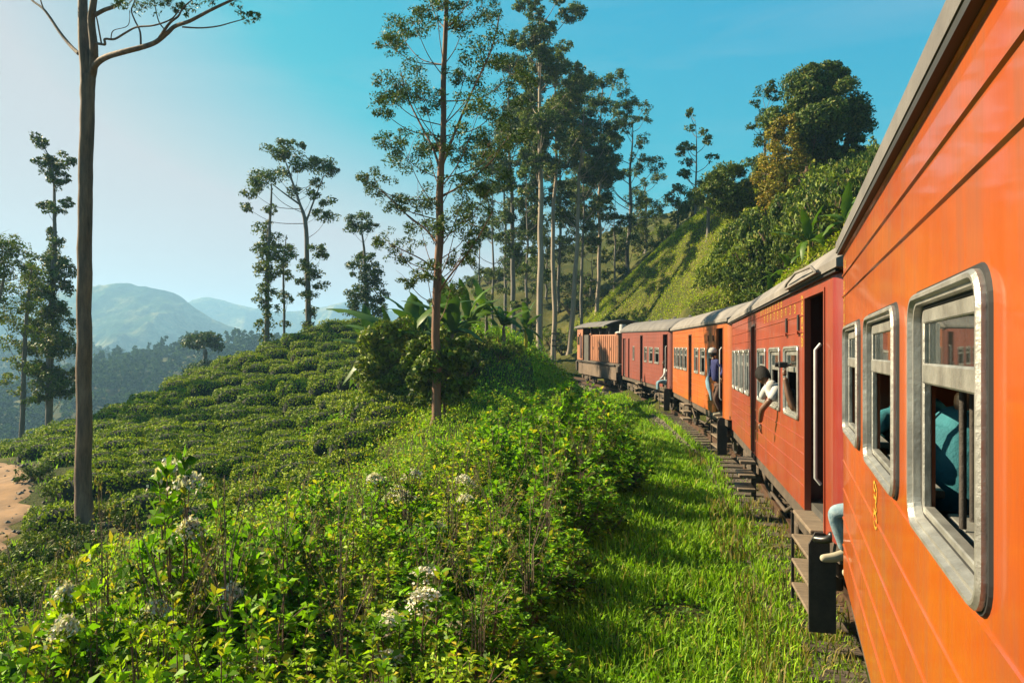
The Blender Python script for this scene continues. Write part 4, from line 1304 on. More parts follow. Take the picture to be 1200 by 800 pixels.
# passengers behind the windows of the near coach
def P1(y, x, z): return CW('c1', y_ + y, x, z)
def sitter(label, y, shirt, sc=1.0, elbow=None, look=(-1, 0, 0), hx=.42, zs=0.0, patch=False):
    global inv
    pr = empty('person', P1(y, hx, 1.5))
    tag(pr, label, 'person')
    inv = Matrix.Translation(-pr.location)
    hp = loc(P1(y, hx, 1.66 + zs)); ct = loc(P1(y, hx, 2.16 + zs)); nk = loc(P1(y, hx, 2.44 + zs))
    e1 = elbow or (y + .22, .20, 1.98)
    skinned('shirt', [[(hp, .15), (loc(P1(y, hx, 1.92 + zs)), .155), (ct, .185), (nk, .075)],
                      [(ct, .185), (loc(P1(y + .06, hx - .22, 2.28 + zs)), .085), (loc(P1(e1[0], e1[1], e1[2] + zs)), .065)],
                      [(ct, .185), (loc(P1(y - .02, hx + .22, 2.28 + zs)), .085), (loc(P1(y + .1, hx + .28, 2.0 + zs)), .06)]], shirt, pr)
    skinned('trousers', [[(hp, .15), (loc(P1(y + .22, hx + .08, 1.60)), .10), (loc(P1(y + .42, hx + .08, 1.60)), .08), (loc(P1(y + .44, hx + .08, 1.25)), .055)]], M['dark_cloth'], pr)
    skinned('arm', [[(loc(P1(e1[0], e1[1], e1[2] + zs)), .045), (loc(P1(e1[0] + .12, e1[1] - .02, e1[2] + .02 + zs)), .038), (loc(P1(e1[0] + .24, e1[1] + .02, e1[2] + .05 + zs)), .030)]], M['skin'], pr)
    hand(pr, loc(P1(e1[0] + .25, e1[1] + .02, e1[2] + .05 + zs)), uvec(A1), Vector((0, 0, 1)))
    skinned('neck', [[(nk - Vector((0, 0, .05)), .055), (nk + Vector((0, 0, .08)), .052)]], M['skin'], pr, 1)
    head(pr, nk + Vector((0, 0, .20)), look)
    return pr
s1 = sitter('passenger in a teal shirt behind the largest, nearest window', 1.80, M['teal'], hx=.48, zs=-.20, look=uvec(A1) + nvec(A1) * .2)
skinned('sleeve_cuff', [[(P1(1.95, .16, 2.20) - s1.location, .05), (P1(2.05, .14, 2.10) - s1.location, .055), (P1(2.12, .15, 2.02) - s1.location, .04)]], M['cloth_white'], s1)
s2 = sitter('passenger in a turquoise top resting an elbow at the second window', 3.9, M['teal'], hx=.40, zs=.05, elbow=(3.75, .14, 2.22), look=-nvec(A1))
s3 = sitter('passenger in a turquoise top seated at the farthest window of the near coach', 5.2, M['teal'], hx=.42, zs=.02, elbow=(5.05, .14, 2.24), look=-nvec(A1))
# rider in pale clothes at the maroon coach's doorway
def P4(y, x, z): return CW('c4', y, x, z)
pr = empty('person', P4(.6, .05, 1.04))
tag(pr, 'rider in white and blue sitting in the dark doorway of the maroon coach', 'person')
inv = Matrix.Translation(-pr.location)
hp = loc(P4(.62, .10, 1.26))
skinned('trousers', [[(hp, .14), (loc(P4(.55, -.12, 1.32)), .09), (loc(P4(.52, -.34, 1.30)), .07), (loc(P4(.52, -.34, .95)), .05)],
                     [(hp, .14), (loc(P4(.75, -.12, 1.32)), .09), (loc(P4(.78, -.32, 1.28)), .07), (loc(P4(.78, -.30, .93)), .05)]], M['lightblue'], pr)
skinned('shirt', [[(hp, .14), (loc(P4(.62, .08, 1.50)), .15), (loc(P4(.62, .02, 1.72)), .16), (loc(P4(.62, -.02, 1.92)), .07)],
                  [(loc(P4(.62, .02, 1.72)), .16), (loc(P4(.42, -.02, 1.80)), .07), (loc(P4(.38, -.14, 1.56)), .05), (loc(P4(.46, -.28, 1.42)), .04)]], M['cloth_white'], pr)
head(pr, loc(P4(.62, -.04, 2.12)), -nvec(A4))
for y_f in (.52, .78): skinned('shoe', [[(loc(P4(y_f, -.33, .90)), .05), (loc(P4(y_f, -.42, .87)), .045), (loc(P4(y_f, -.50, .86)), .03)]], M['shoe_black'], pr)
# ------------------------------------------------------------------ clumps of leaves
def clump_pts(c, r, n, rng, flat=.6, sub=7, tight=.28):
    """points and outward normals: small leafy sprays gathered in an ellipsoid"""
    k = max(3, int(sub))
    d = unit(rng.normal(size=(k, 3))) * (rng.uniform(.25, 1, size=(k, 1)) ** .5)
    S = d * np.array([r, r, r * flat])
    w = rng.integers(0, k, n)
    rad = (r * tight * 1.55 * rng.uniform(.65, 1.25, k))[w][:, None]
    u_ = unit(rng.normal(size=(n, 3)) + np.array([0, 0, .35]))
    P_ = S[w] + u_ * rad * (rng.uniform(.15, 1.1, (n, 1)) ** .5) * np.array([1, 1, .75])
    return np.hstack([P_ + np.asarray(c), u_])

class Tree:
    def __init__(s, base, seed, barkm, leafm, name='tree'):
        s.base = Vector(base); s.rng = np.random.default_rng(seed); s.rr = random.Random(seed)
        s.tr = MB(); s.lv = []; s.bark = barkm; s.leaf = leafm; s.name = name; s.trunk = None
    def L(s, p): return Vector(p) - s.base
    def set_trunk(s, pts_, rad, seg=10):
        s.trunk = [Vector(p) for p in pts_]; s.trad = rad
        # smooth and slightly uneven
        P_ = [s.trunk[0]] + s.trunk + [s.trunk[-1]]
        c = catmull(P_, 5); n = len(c)
        rr_ = np.interp(np.linspace(0, len(rad) - 1, n), range(len(rad)), rad)
        for i in range(n):
            q = noise.noise(Vector((i * .35, s.rr.random() * .01, s.base.x)))
            c[i] = c[i] + Vector((q, -q * .7, 0)) * rr_[i] * .35
            rr_[i] *= 1 + .09 * noise.noise(Vector((i * .9, 5, s.base.y)))
        rr_[0] *= 1.0
        rr2 = list(rr_); 
        c0 = c[0] - Vector((0, 0, .4))
        s.tr.tube([s.L(c0), s.L(c[0])] + [s.L(q) for q in c[1:]], [rr2[0] * 1.7, rr2[0] * 1.35] + rr2[1:], seg)
        s.tc = c
    def near_trunk(s, z):
        b_ = min(s.tc, key=lambda q: abs(q.z - z)); return b_
    def limb(s, pts_, r0, r1, seg=6, wob=.0):
        P_ = [Vector(p) for p in pts_]
        c = catmull([P_[0]] + P_ + [P_[-1]], 5) if len(P_) > 2 else P_
        n = len(c)
        if wob:
            for i in range(1, n - 1): c[i] = c[i] + Vector((s.rr.uniform(-1, 1), s.rr.uniform(-1, 1), s.rr.uniform(-1, 1))) * wob
        s.tr.tube([s.L(q) for q in c], list(np.linspace(r0, r1, n)), seg, False)
        return c
    def twigs(s, c, r, k=5, th=.02):
        c = Vector(c)
        for _ in range(k):
            d = Vector((s.rr.uniform(-1, 1), s.rr.uniform(-1, 1), s.rr.uniform(-.3, .9))) * r * .9
            s.tr.tube([s.L(c), s.L(c + d * .5 + Vector((0, 0, r * .1))), s.L(c + d)], [th, th * .7, th * .35], 4, False)
    def clump(s, c, r, n, flat=.6, drop=.8, rise=None, th=.03, sub=7, tight=.28, frm=None):
        c = Vector(c)
        a = frm or s.near_trunk(c.z - drop * r - (rise if rise is not None else r * 1.2))
        mid = a.lerp(c, .55) + Vector((0, 0, -.12 * (c - a).length))
        s.limb([a, mid, c], max(th * (.6 + .25 * (c - a).length), th), th * .5, 5)
        s.twigs(c, r, 4, th * .5)
        s.lv.append(clump_pts(s.L(c), r, n, s.rng, flat, sub, tight))
    def build(s, label, cat, leaf_size, group=None, aspect=.45, droop=.3, up=.5):
        root = empty(s.name, s.base)
        tag(root, label, cat, group)
        s.tr.build('trunk', s.bark, root)
        if s.lv:
            me = foliage_mesh('crown', np.concatenate(s.lv), leaf_size, s.leaf, s.rng, aspect=aspect, droop=droop, up=up)
            link_mesh('crown', me, root)
        return root

def basept(px, py, d):
    w = W(px, py, d); return Vector((w.x, w.y, h1(w.x, w.y)))

# ---- the tall bare trunk on the left
D = 18.0
b0 = basept(98, 627, D)
t = Tree(b0, 1, M['bark_brown'], M['lf_euc_dark'], 'eucalyptus_tree')
t.set_trunk([b0, W(98, 560, D), W(98, 480, D), W(98.5, 400, D), W(99, 320, D), W(100, 250, D), W(101, 180, D), W(102, 120, D), W(103, 90, D)],
            [.24, .20, .185, .18, .175, .17, .17, .17, .18], 14)
w = lambda x, y, dd=0: W(x, y, D + dd)
t.limb([w(102, 110), w(101, 80), w(98, 50), w(97, 0, .2), w(98, -70, .4), w(101, -150, .2)], .16, .08, 10)
t.limb([w(104, 100), w(109, 80), w(110, 55, -.2), w(107, 25, -.3), w(110, 0, -.4), w(118, -60, -.4), w(130, -120, -.8)], .12, .06, 8)
br = t.limb([w(105, 92), w(112, 76, -.2), w(125, 67, -.5), (w(145, 61, -.9)), w(165, 56, -1.0), w(182, 50, -1.1), w(196, 39, -1.3), w(205, 31, -1.3), w(222, 25, -1.6), w(245, 13, -1.7), w(268, 2, -1.8), w(290, -8, -1.9)], .085, .025, 7)
t.limb([w(184, 49, -1.1), w(193, 35, -1.4), w(200, 26, -1.5), w(209, 19, -1.6), w(214, 10, -1.6), w(225, 0, -1.8)], .04, .015, 5)
t.limb([w(107, 50, -.2), w(118, 52, -.3), w(123, 52, -.4), w(123, 46, -.4), w(134, 46, -.5), w(148, 38, -.8), w(160, 32, -1), w(180, 30, -1.2), w(200, 23, -1.3), w(210, 12, -1.4)], .038, .016, 5)
t.limb([w(165, 55, -1.0), w(164, 37, -.9), w(158, 24, -.8), w(154, 12, -.8), w(158, 0, -.8), w(162, -30, -.9)], .026, .012, 5)
t.limb([w(214, 32, -1.4), w(235, 33, -1.6), w(255, 31, -1.8), w(270, 27, -1.8), w(288, 22, -2)], .022, .010, 5)
t.limb([w(111, 18, -.3), w(122, 12, -.5), (w(137, 6, -.7)), w(150, -8, -.8), w(170, -30, -1)], .055, .03, 6)
t.limb([w(119, 52, -.3), w(115, 30, -.4), w(112, 10, -.5), w(115, -20, -.4)], .022, .012, 5)
t.limb([w(92, 63), w(82, 53, .3), w(70, 38, .5), w(58, 20, .7), w(50, 10, .8), w(38, 1, 1), w(25, -12, 1.2)], .05, .022, 6)
t.limb([w(51, 11, .8), w(48, 2, .8), w(44, -12, .7)], .022, .012, 5)
t.limb([w(192, 34, -1.2), w(186, 25, -1.1), w(182, 8, -1.0), w(180, -10, -1.0)], .018, .010, 5)
t.limb([w(130, 46, -.5), w(133, 36, -.6), w(150, 30, -.7), w(152, 12, -.7)], .014, .008, 4)
for (x, y, r, n) in ((152, 4, 16, 150), (168, 10, 16, 170), (188, 2, 15, 150), (198, 8, 12, 120), (213, 12, 11, 170), (222, 8, 10, 120), (175, -5, 14, 120), (142, 6, 10, 70), (283, 14, 8, 60), (291, 20, 9, 170), (300, 19, 7, 110), (275, 2, 9, 80),
                     (250, 2, 8, 50), (160, -25, 25, 250), (235, -20, 25, 250), (120, -70, 40, 500), (90, -150, 50, 700), (40, -30, 25, 250), (290, -12, 14, 120), (140, -130, 50, 600)):
    c = w(x, y, -1.2 if x > 120 else .3); r_ = r / F * D
    t.twigs(c, r_, 4, .008)
    t.lv.append(clump_pts(t.L(c), r_, n, t.rng, .7, 7, .22))
t.build('tall bare trunk beside the dirt path, forking high up into thin branches', 'tree', .085, aspect=.32)

# ---- the tall airy tree in the middle
D = 23.0
b0 = basept(512, 498, D)
w = lambda x, y, dd=0: W(x, y, D + dd)
t = Tree(b0, 2, M['bark_red'], M['lf_euc'], 'eucalyptus_tree')
t.set_trunk([b0, w(512, 440), w(511, 395), w(513, 330), w(516, 270), w(516, 210), w(519, 160), w(520, 90), w(523, 20), w(524, -60), w(526, -160)], [.165, .145, .14, .14, .135, .12, .10, .09, .075, .06, .03], 10)
t.limb([w(514, 345), w(522, 330, -.4), w(545, 300, -.9), w(562, 275, -1.2), w(577, 248, -1.4)], .04, .018, 5)
t.limb([w(516, 200), w(508, 175, .3), w(495, 150, .6), w(478, 115, 1), w(470, 85, 1.2)], .05, .02, 5)
t.limb([w(518, 195), w(535, 150, -.5), w(552, 110, -.9), w(575, 60, -1.2), w(585, 20, -1.4)], .05, .02, 5)
t.limb([w(516, 290), w(500, 270, .6), w(475, 250, 1), w(445, 222, 1.4)], .04, .018, 5)
t.limb([w(517, 230), w(545, 215, .6), w(575, 190, 1.1), w(592, 165, 1.4)], .04, .018, 5)
t.limb([w(515, 320), w(496, 305, -.5), w(470, 292, -.9), w(455, 285, -1)], .03, .014, 5)
Lc = [(470, 42, 26, 0), (455, 52, 15, 0), (486, 28, 18, 0), (512, 14, 20, 0), (545, 25, 26, 0), (565, 5, 24, 0), (500, -12, 25, 0), (475, 98, 30, 0), (452, 108, 20, 0), (447, 130, 12, 0), (498, 118, 24, 0), (460, 165, 16, 0),
      (545, 90, 20, 0), (575, 62, 26, 0), (600, 88, 24, 0), (590, 120, 26, 0), (560, 135, 28, 0), (500, 165, 24, 0), (478, 185, 26, 0), (540, 178, 26, 0), (572, 172, 26, 0), (598, 160, 22, 0),
      (440, 215, 18, 0), (428, 212, 9, 0), (465, 240, 16, 0), (490, 232, 24, 0), (545, 225, 24, 0), (578, 215, 22, 0), (455, 283, 17, 0), (470, 300, 13, 0), (495, 275, 20, 0), (535, 262, 24, 0), (560, 255, 20, 0),
      (500, 318, 18, 0), (540, 305, 18, 0), (478, 330, 12, 0), (528, 340, 16, 0), (548, 285, 16, 0)]
for i, (x, y, r, _) in enumerate(Lc):
    dd = t.rr.uniform(-1.6, 1.6) * (r / 22)
    t.clump(w(x, y, dd), 1.25 * r / F * D, int(r * r * 1.7) + 130, .66, th=.018, sub=14, tight=.22)
for k in range(10):
    t.clump(w(523 + t.rr.uniform(-55, 55), -30 - 14 * k, t.rr.uniform(-1.5, 1.5)), .6, 300, .6, th=.02, sub=8, tight=.2)
t.build('tall airy tree with a reddish trunk in front of the banana plants', 'tree', .105, aspect=.38)

# ---- trees on the crest of the tea hill and at the left edge
def px_tree(seed, D, base, trunk, rad, clumps, label, bark_='bark_grey', leaf='lf_euc', size=.16, dens=.8, flat=.65, name='tree', cat='tree', extra=(), th=.02, tight=.32, sub=10, group=None):
    b0 = basept(base[0], base[1], D)
    t = Tree(b0, seed, M[bark_], M[leaf], name)
    t.set_trunk([b0] + [W(x, y, D) for x, y in trunk], rad, 8)
    for x, y, r in clumps:
        dd = t.rr.uniform(-.8, .8) * r / F * D
        t.clump(W(x, y, D + dd), 1.15 * r / F * D, int(r * r * dens * 3.3) + 50, flat, th=th, sub=sub, tight=tight)
    for pl in extra:
        t.limb([W(x, y, D) for x, y in pl], .09, .03, 5)
    return t.build(label, cat, size, group)

px_tree(11, 50, (312, 418), [(313, 380), (313, 330), (315, 280), (318, 230), (318, 215)], [.19, .18, .16, .12, .07, .04],
        [(318, 245, 7), (312, 272, 12), (320, 285, 11), (308, 292, 11), (316, 305, 12), (328, 300, 9), (309, 320, 10), (316, 335, 11), (308, 350, 9), (316, 365, 10), (310, 382, 9), (316, 398, 9), (322, 318, 8)],
        'slim leafy column of a tree in the trio on the tea hill crest', size=.22, dens=1.0, flat=.9)
px_tree(12, 52, (362, 396), [(361, 350), (360, 310), (358, 262), (350, 235), (340, 205), (333, 185)], [.22, .21, .19, .16, .10, .07, .03],
        [(335, 168, 9), (322, 180, 12), (342, 182, 12), (308, 212, 15), (295, 225, 10), (288, 243, 7), (325, 205, 12), (350, 196, 10), (352, 172, 6), (376, 196, 16), (387, 200, 10), (372, 215, 8), (366, 228, 8), (384, 236, 8), (384, 254, 10), (373, 250, 6),
         (372, 292, 9), (378, 300, 8), (354, 312, 10), (369, 320, 11), (376, 335, 7), (362, 345, 9), (354, 330, 7), (366, 365, 9), (360, 380, 8), (345, 225, 8)],
        'forked tree with flat open tufts, tallest of the trio on the tea hill crest', size=.22, dens=1.0, flat=.55,
        extra=[[(358, 262), (366, 240), (373, 222), (380, 205)], [(352, 240), (335, 228), (318, 215)]])
px_tree(13, 51, (333, 408), [(333, 360), (332, 320), (334, 290), (336, 275)], [.10, .09, .07, .04, .02],
        [(336, 292, 9), (342, 298, 7), (330, 310, 7), (335, 322, 8), (330, 345, 7), (337, 352, 6), (334, 380, 5)],
        'small spindly tree between the two taller trees on the tea hill crest', size=.20, dens=1.0)
px_tree(14, 58, (430, 384), [(429, 350), (428, 310), (426, 285), (423, 268)], [.18, .17, .14, .09, .04],
        [(422, 262, 13), (412, 266, 8), (434, 266, 7), (428, 305, 13), (420, 318, 12), (436, 318, 10), (430, 335, 14), (420, 345, 13), (440, 345, 11), (426, 360, 14), (414, 366, 9), (445, 358, 8), (438, 372, 10)],
        'dense dark tree with a separate flat top, where the tea hill meets the bananas', leaf='lf_euc_dark', size=.24, dens=1.3, flat=.8)
px_tree(15, 45, (57, 521), [(58, 450), (60, 380), (63, 310), (64, 250), (62, 200), (52, 172)], [.22, .21, .19, .16, .10, .06, .03],
        [(48, 168, 7), (42, 160, 5), (50, 186, 9), (68, 190, 11), (82, 190, 6), (56, 198, 9), (63, 212, 9), (75, 210, 6), (55, 243, 8), (68, 243, 9), (80, 238, 6), (62, 275, 8), (66, 288, 9),
         (52, 310, 16), (66, 312, 14), (74, 322, 13), (50, 332, 15), (70, 340, 12), (46, 356, 17), (64, 360, 14), (70, 380, 15), (46, 385, 17), (60, 400, 19), (42, 408, 15), (74, 408, 15), (60, 430, 20), (78, 440, 14), (46, 436, 14), (62, 455, 17), (76, 458, 10), (50, 462, 10)],
        'dark ivy-thick tree standing behind the end of the dirt path', leaf='lf_euc_dark', size=.20, dens=1.4, flat=.85)
px_tree(16, 42, (24, 531), [(27, 470), (29, 410), (33, 350), (37, 315)], [.15, .14, .12, .09, .04],
        [(36, 318, 12), (22, 330, 12), (45, 335, 10), (10, 342, 14), (30, 352, 13), (12, 365, 13), (40, 362, 10), (2, 378, 14), (26, 385, 10), (8, 400, 12), (40, 395, 8), (18, 425, 10), (36, 432, 9), (8, 445, 10), (22, 458, 8), (34, 470, 8)],
        'pale feathery tree with a thin leaning trunk near the left edge', leaf='lf_bright', size=.17, dens=.62, flat=.6)
px_tree(17, 40, (-28, 533), [(-22, 450), (-12, 390), (0, 345), (6, 320)], [.17, .16, .13, .09, .05],
        [(10, 285, 14), (-6, 280, 16), (22, 298, 12), (4, 305, 16), (28, 312, 9), (-15, 320, 22), (-40, 330, 25), (-25, 290, 20), (-35, 370, 22), (-5, 350, 10)],
        'yellow-green crown poking in from outside the left edge', leaf='lf_bright', size=.17, dens=.75, flat=.6)
px_tree(18, 95, (242, 440), [(241, 425), (240, 412)], [.35, .3, .22],
        [(240, 400, 13), (228, 403, 11), (252, 403, 11), (246, 396, 10), (234, 396, 9), (236, 434, 14), (250, 432, 13), (226, 440, 10), (262, 440, 10)],
        'umbrella-shaped tree rising alone above the edge of the tea hill', leaf='lf_euc_dark', size=.42, dens=1.3, flat=.6)

px_tree(51, 23.6, (522, 497), [(520, 460), (518, 430), (516, 405)], [.05, .045, .04, .02],
        [(500, 408, 17), (520, 402, 15), (538, 415, 15), (492, 428, 16), (512, 428, 19), (532, 435, 17), (500, 448, 17), (522, 455, 16), (545, 450, 12), (488, 446, 10)],
        'sunlit leafy sapling wrapped round the foot of the reddish trunk', 'bark_brown', 'lf_bright', .19, .9, .9, 'sapling', 'sapling', th=.012)
px_tree(52, 28, (455, 482), [(455, 450), (456, 420), (457, 395)], [.09, .08, .06, .03],
        [(445, 392, 15), (465, 388, 16), (482, 398, 14), (435, 410, 16), (455, 412, 19), (475, 418, 18), (430, 432, 15), (450, 436, 18), (470, 440, 18), (488, 428, 14), (440, 455, 15), (462, 460, 16), (482, 456, 13)],
        'bushy young tree on the mound left of the sapling, under the banana plants', 'bark_brown', 'lf_bright', .19, 1.1, .9, 'bushy_tree', 'tree', th=.015)

# ---- eucalyptus grove beyond the locomotive
def grove(seed, px, D, top, cr0, hw, label, lean=0, barkk='bark_grey', leaf='lf_euc', rad=.24, n=26, tiers=True, low=None, size=.24, dens=1.0):
    x0 = (px - 600) / F * D; b0 = Vector((x0, D, h1(x0, D)))
    t = Tree(b0, seed, M[barkk], M[leaf], 'eucalyptus_tree')
    pb = HZ - (b0.z - CAM_Z) * F / D
    P_ = [b0]
    for k in range(1, 7):
        f = k / 6; P_.append(W(px + lean * f + t.rr.uniform(-1.5, 1.5), pb + (top + 12 - pb) * f, D))
    t.set_trunk(P_, [rad, rad * .9, rad * .82, rad * .7, rad * .55, rad * .35, rad * .12], 8)
    for k in range(n):
        f = (k + t.rr.random() * .6) / n
        py = top + (cr0 - top) * f
        wf = math.sin(PI * min(1, .18 + f * .75)) ** .7
        dx = t.rr.uniform(-1, 1) * hw * wf * 1.2
        r = t.rr.uniform(.3, .56) * hw * (.6 + .4 * wf)
        py += t.rr.uniform(-8, 8); fr = (pb - py) / (pb - top)
        cx = px + lean * fr + dx
        t.clump(W(cx, py, D + t.rr.uniform(-1, 1) * hw * wf / F * D), r / F * D, int(r * r * 4.2 * dens) + 40, .62 if tiers else .85, th=.035, sub=12, tight=.26)
    if low:
        for cx, cyy, r in low:
            t.clump(W(cx, cyy, D), r / F * D, int(r * r * 4.0) + 40, .85, th=.03)
    return t.build(label, 'tree', size, 'eucalyptus trees in the grove')
grove(21, 633, 58, -6, 205, 36, 'tallest grove tree, its straight pale trunk just left of the thin post', barkk='bark_pale', rad=.30, n=30, leaf='lf_euc_dark')
grove(22, 648, 62, 60, 210, 34, 'slender whitish trunk just right of the tallest grove tree', lean=4, barkk='bark_pale', rad=.24, n=22)
grove(23, 667, 64, 108, 262, 34, 'grove tree leaning right, its grey trunk splitting wide near the locomotive cab', lean=18, barkk='bark_pale', rad=.26, n=24, leaf='lf_euc_dark')
grove(24, 700, 72, 84, 275, 30, 'flat-tiered tree with a pale upper trunk above the locomotive', lean=6, barkk='bark_pale', rad=.22, n=24, leaf='lf_euc_dark')
grove(25, 735, 78, 126, 320, 28, 'rounder dark tree right of the flat-tiered one, over the green slope', lean=6, rad=.24, n=26, tiers=False, leaf='lf_euc_dark')
grove(26, 757, 84, 200, 300, 19, 'bushy olive tree standing on the brown hill, right end of the grove', rad=.22, n=20, tiers=False)
grove(27, 602, 66, 66, 300, 38, 'dense crowned grove tree left of the tallest one', lean=-6, barkk='bark_grey', rad=.26, n=30, leaf='lf_euc_dark')
grove(28, 578, 74, 190, 350, 22, 'thin grey grove tree with small tufts, behind the banana plants', barkk='bark_grey', rad=.16, n=18, dens=.8)
grove(29, 562, 70, 250, 372, 16, 'lowest narrow tree at the left end of the grove', rad=.13, n=14, dens=.8)
grove(30, 618, 60, 200, 400, 17, 'bushy column of leaves hugging the tallest trunk', rad=.16, n=26, tiers=False, leaf='lf_euc_dark')
grove(31, 682, 70, 160, 300, 26, 'grove tree with a thin brown trunk behind the locomotive cab', lean=3, rad=.18, n=20, leaf='lf_euc_dark')
grove(32, 693, 76, 290, 380, 14, 'short leafy tree low behind the locomotive roof', rad=.14, n=16, tiers=False)
grove(33, 720, 74, 220, 345, 13, 'young slender tree on the brown hillside right of the flat-tiered one', rad=.13, n=14, tiers=False)
grove(34, 815, 60, 130, 235, 17, 'thin feathery tree alone on the skyline between grove and round tree', rad=.10, n=16, dens=.55)
grove(35, 794, 75, 218, 262, 14, 'small dark tree on the skyline right of the grove', rad=.18, n=12, tiers=False, leaf='lf_euc_dark')
grove(36, 655, 80, 120, 300, 36, 'hazier tree filling the gap behind the two palest trunks', rad=.2, n=22)
grove(37, 640, 84, 270, 400, 24, 'low bushy tree behind the foot of the tallest grove tree', rad=.15, n=20, tiers=False, leaf='lf_euc_dark')
grove(38, 592, 80, 140, 330, 30, 'tall tree behind the bare angled branch of the middle tree', rad=.2, n=22)

# ---- trees on the right ridge
px_tree(41, 44, (942, 290), [(943, 250), (944, 215), (948, 185), (955, 160)], [.30, .28, .24, .2, .12],
        [(958, 110, 26), (985, 118, 24), (935, 118, 24), (958, 140, 30), (990, 146, 24), (925, 140, 22), (975, 165, 24), (945, 165, 22), (1000, 168, 12), (912, 150, 14), (965, 92, 18), (940, 98, 16), (985, 98, 14), (968, 185, 14), (1002, 130, 10), (975, 84, 9), (950, 84, 9)],
        'big round dark tree against the blue sky at the top of the right slope', leaf='lf_euc_dark', size=.20, dens=3.0, flat=.85, tight=.3, sub=10, bark_='bark_brown')
px_tree(42, 43, (922, 295), [(922, 260), (921, 230), (920, 200)], [.2, .18, .14, .08],
        [(920, 150, 14), (908, 165, 15), (925, 170, 16), (905, 185, 15), (925, 195, 17), (900, 205, 15), (918, 215, 17), (935, 210, 12), (905, 232, 14), (928, 238, 14), (938, 185, 10), (912, 250, 14)],
        'golden yellow flowering tree in front of the big round dark tree', leaf='lf_yellow', size=.18, dens=1.5, flat=.85)
px_tree(43, 47, (897, 280), [(897, 220), (896, 170), (898, 130)], [.12, .1, .08, .04],
        [(905, 100, 7), (893, 108, 9), (910, 112, 8), (885, 122, 6), (897, 135, 9), (908, 140, 8), (886, 145, 6), (892, 165, 9), (880, 148, 5), (905, 170, 7), (888, 190, 9), (902, 200, 9)],
        'thin tree with scattered tufts touching the left side of the round dark tree', leaf='lf_euc_dark', size=.18, dens=1.0)
px_tree(44, 46, (866, 300), [(862, 260), (862, 225)], [.2, .18, .1],
        [(855, 205, 18), (875, 200, 16), (838, 212, 14), (862, 225, 20), (885, 218, 14), (845, 232, 15), (828, 225, 10), (870, 245, 17), (850, 250, 15)],
        'spreading olive tree on the ridge just left of the golden tree', leaf='lf_euc', size=.20, dens=1.5, flat=.6)
px_tree(45, 40, (985, 270), [(985, 240), (985, 215)], [.18, .16, .1],
        [(980, 205, 16), (1000, 210, 16), (962, 218, 14), (1012, 222, 12), (985, 228, 18), (965, 240, 15), (1005, 240, 14), (1022, 208, 10), (1030, 230, 14), (1045, 220, 18)],
        'low leafy tree under the right half of the round dark tree', leaf='lf_bright', size=.17, dens=1.7, flat=.8)

px_tree(46, 36, (1012, 250), [(1012, 230), (1012, 212)], [.14, .12, .08],
        [(1000, 205, 15), (1018, 200, 15), (1036, 206, 16), (1008, 222, 16), (1028, 224, 18), (1048, 220, 18), (992, 232, 14)],
        'leafy green tree on the ridge nearest the roof of the orange coach', leaf='lf_bright', size=.17, dens=1.6, flat=.8)
px_tree(47, 41, (968, 262), [(968, 235), (967, 215)], [.14, .12, .08],
        [(950, 215, 14), (970, 208, 14), (960, 230, 16), (980, 226, 15), (945, 236, 13), (990, 215, 12)],
        'small spreading tree between golden tree and coach roof', leaf='lf_euc', size=.17, dens=1.6, flat=.7)
px_tree(48, 52, (830, 262), [(830, 240), (830, 222)], [.14, .12, .08],
        [(820, 222, 11), (835, 214, 12), (848, 222, 12), (828, 236, 11), (843, 238, 11), (812, 236, 8)],
        'olive tree at the top edge of the lime green bank', leaf='lf_euc', size=.2, dens=1.5, flat=.7)

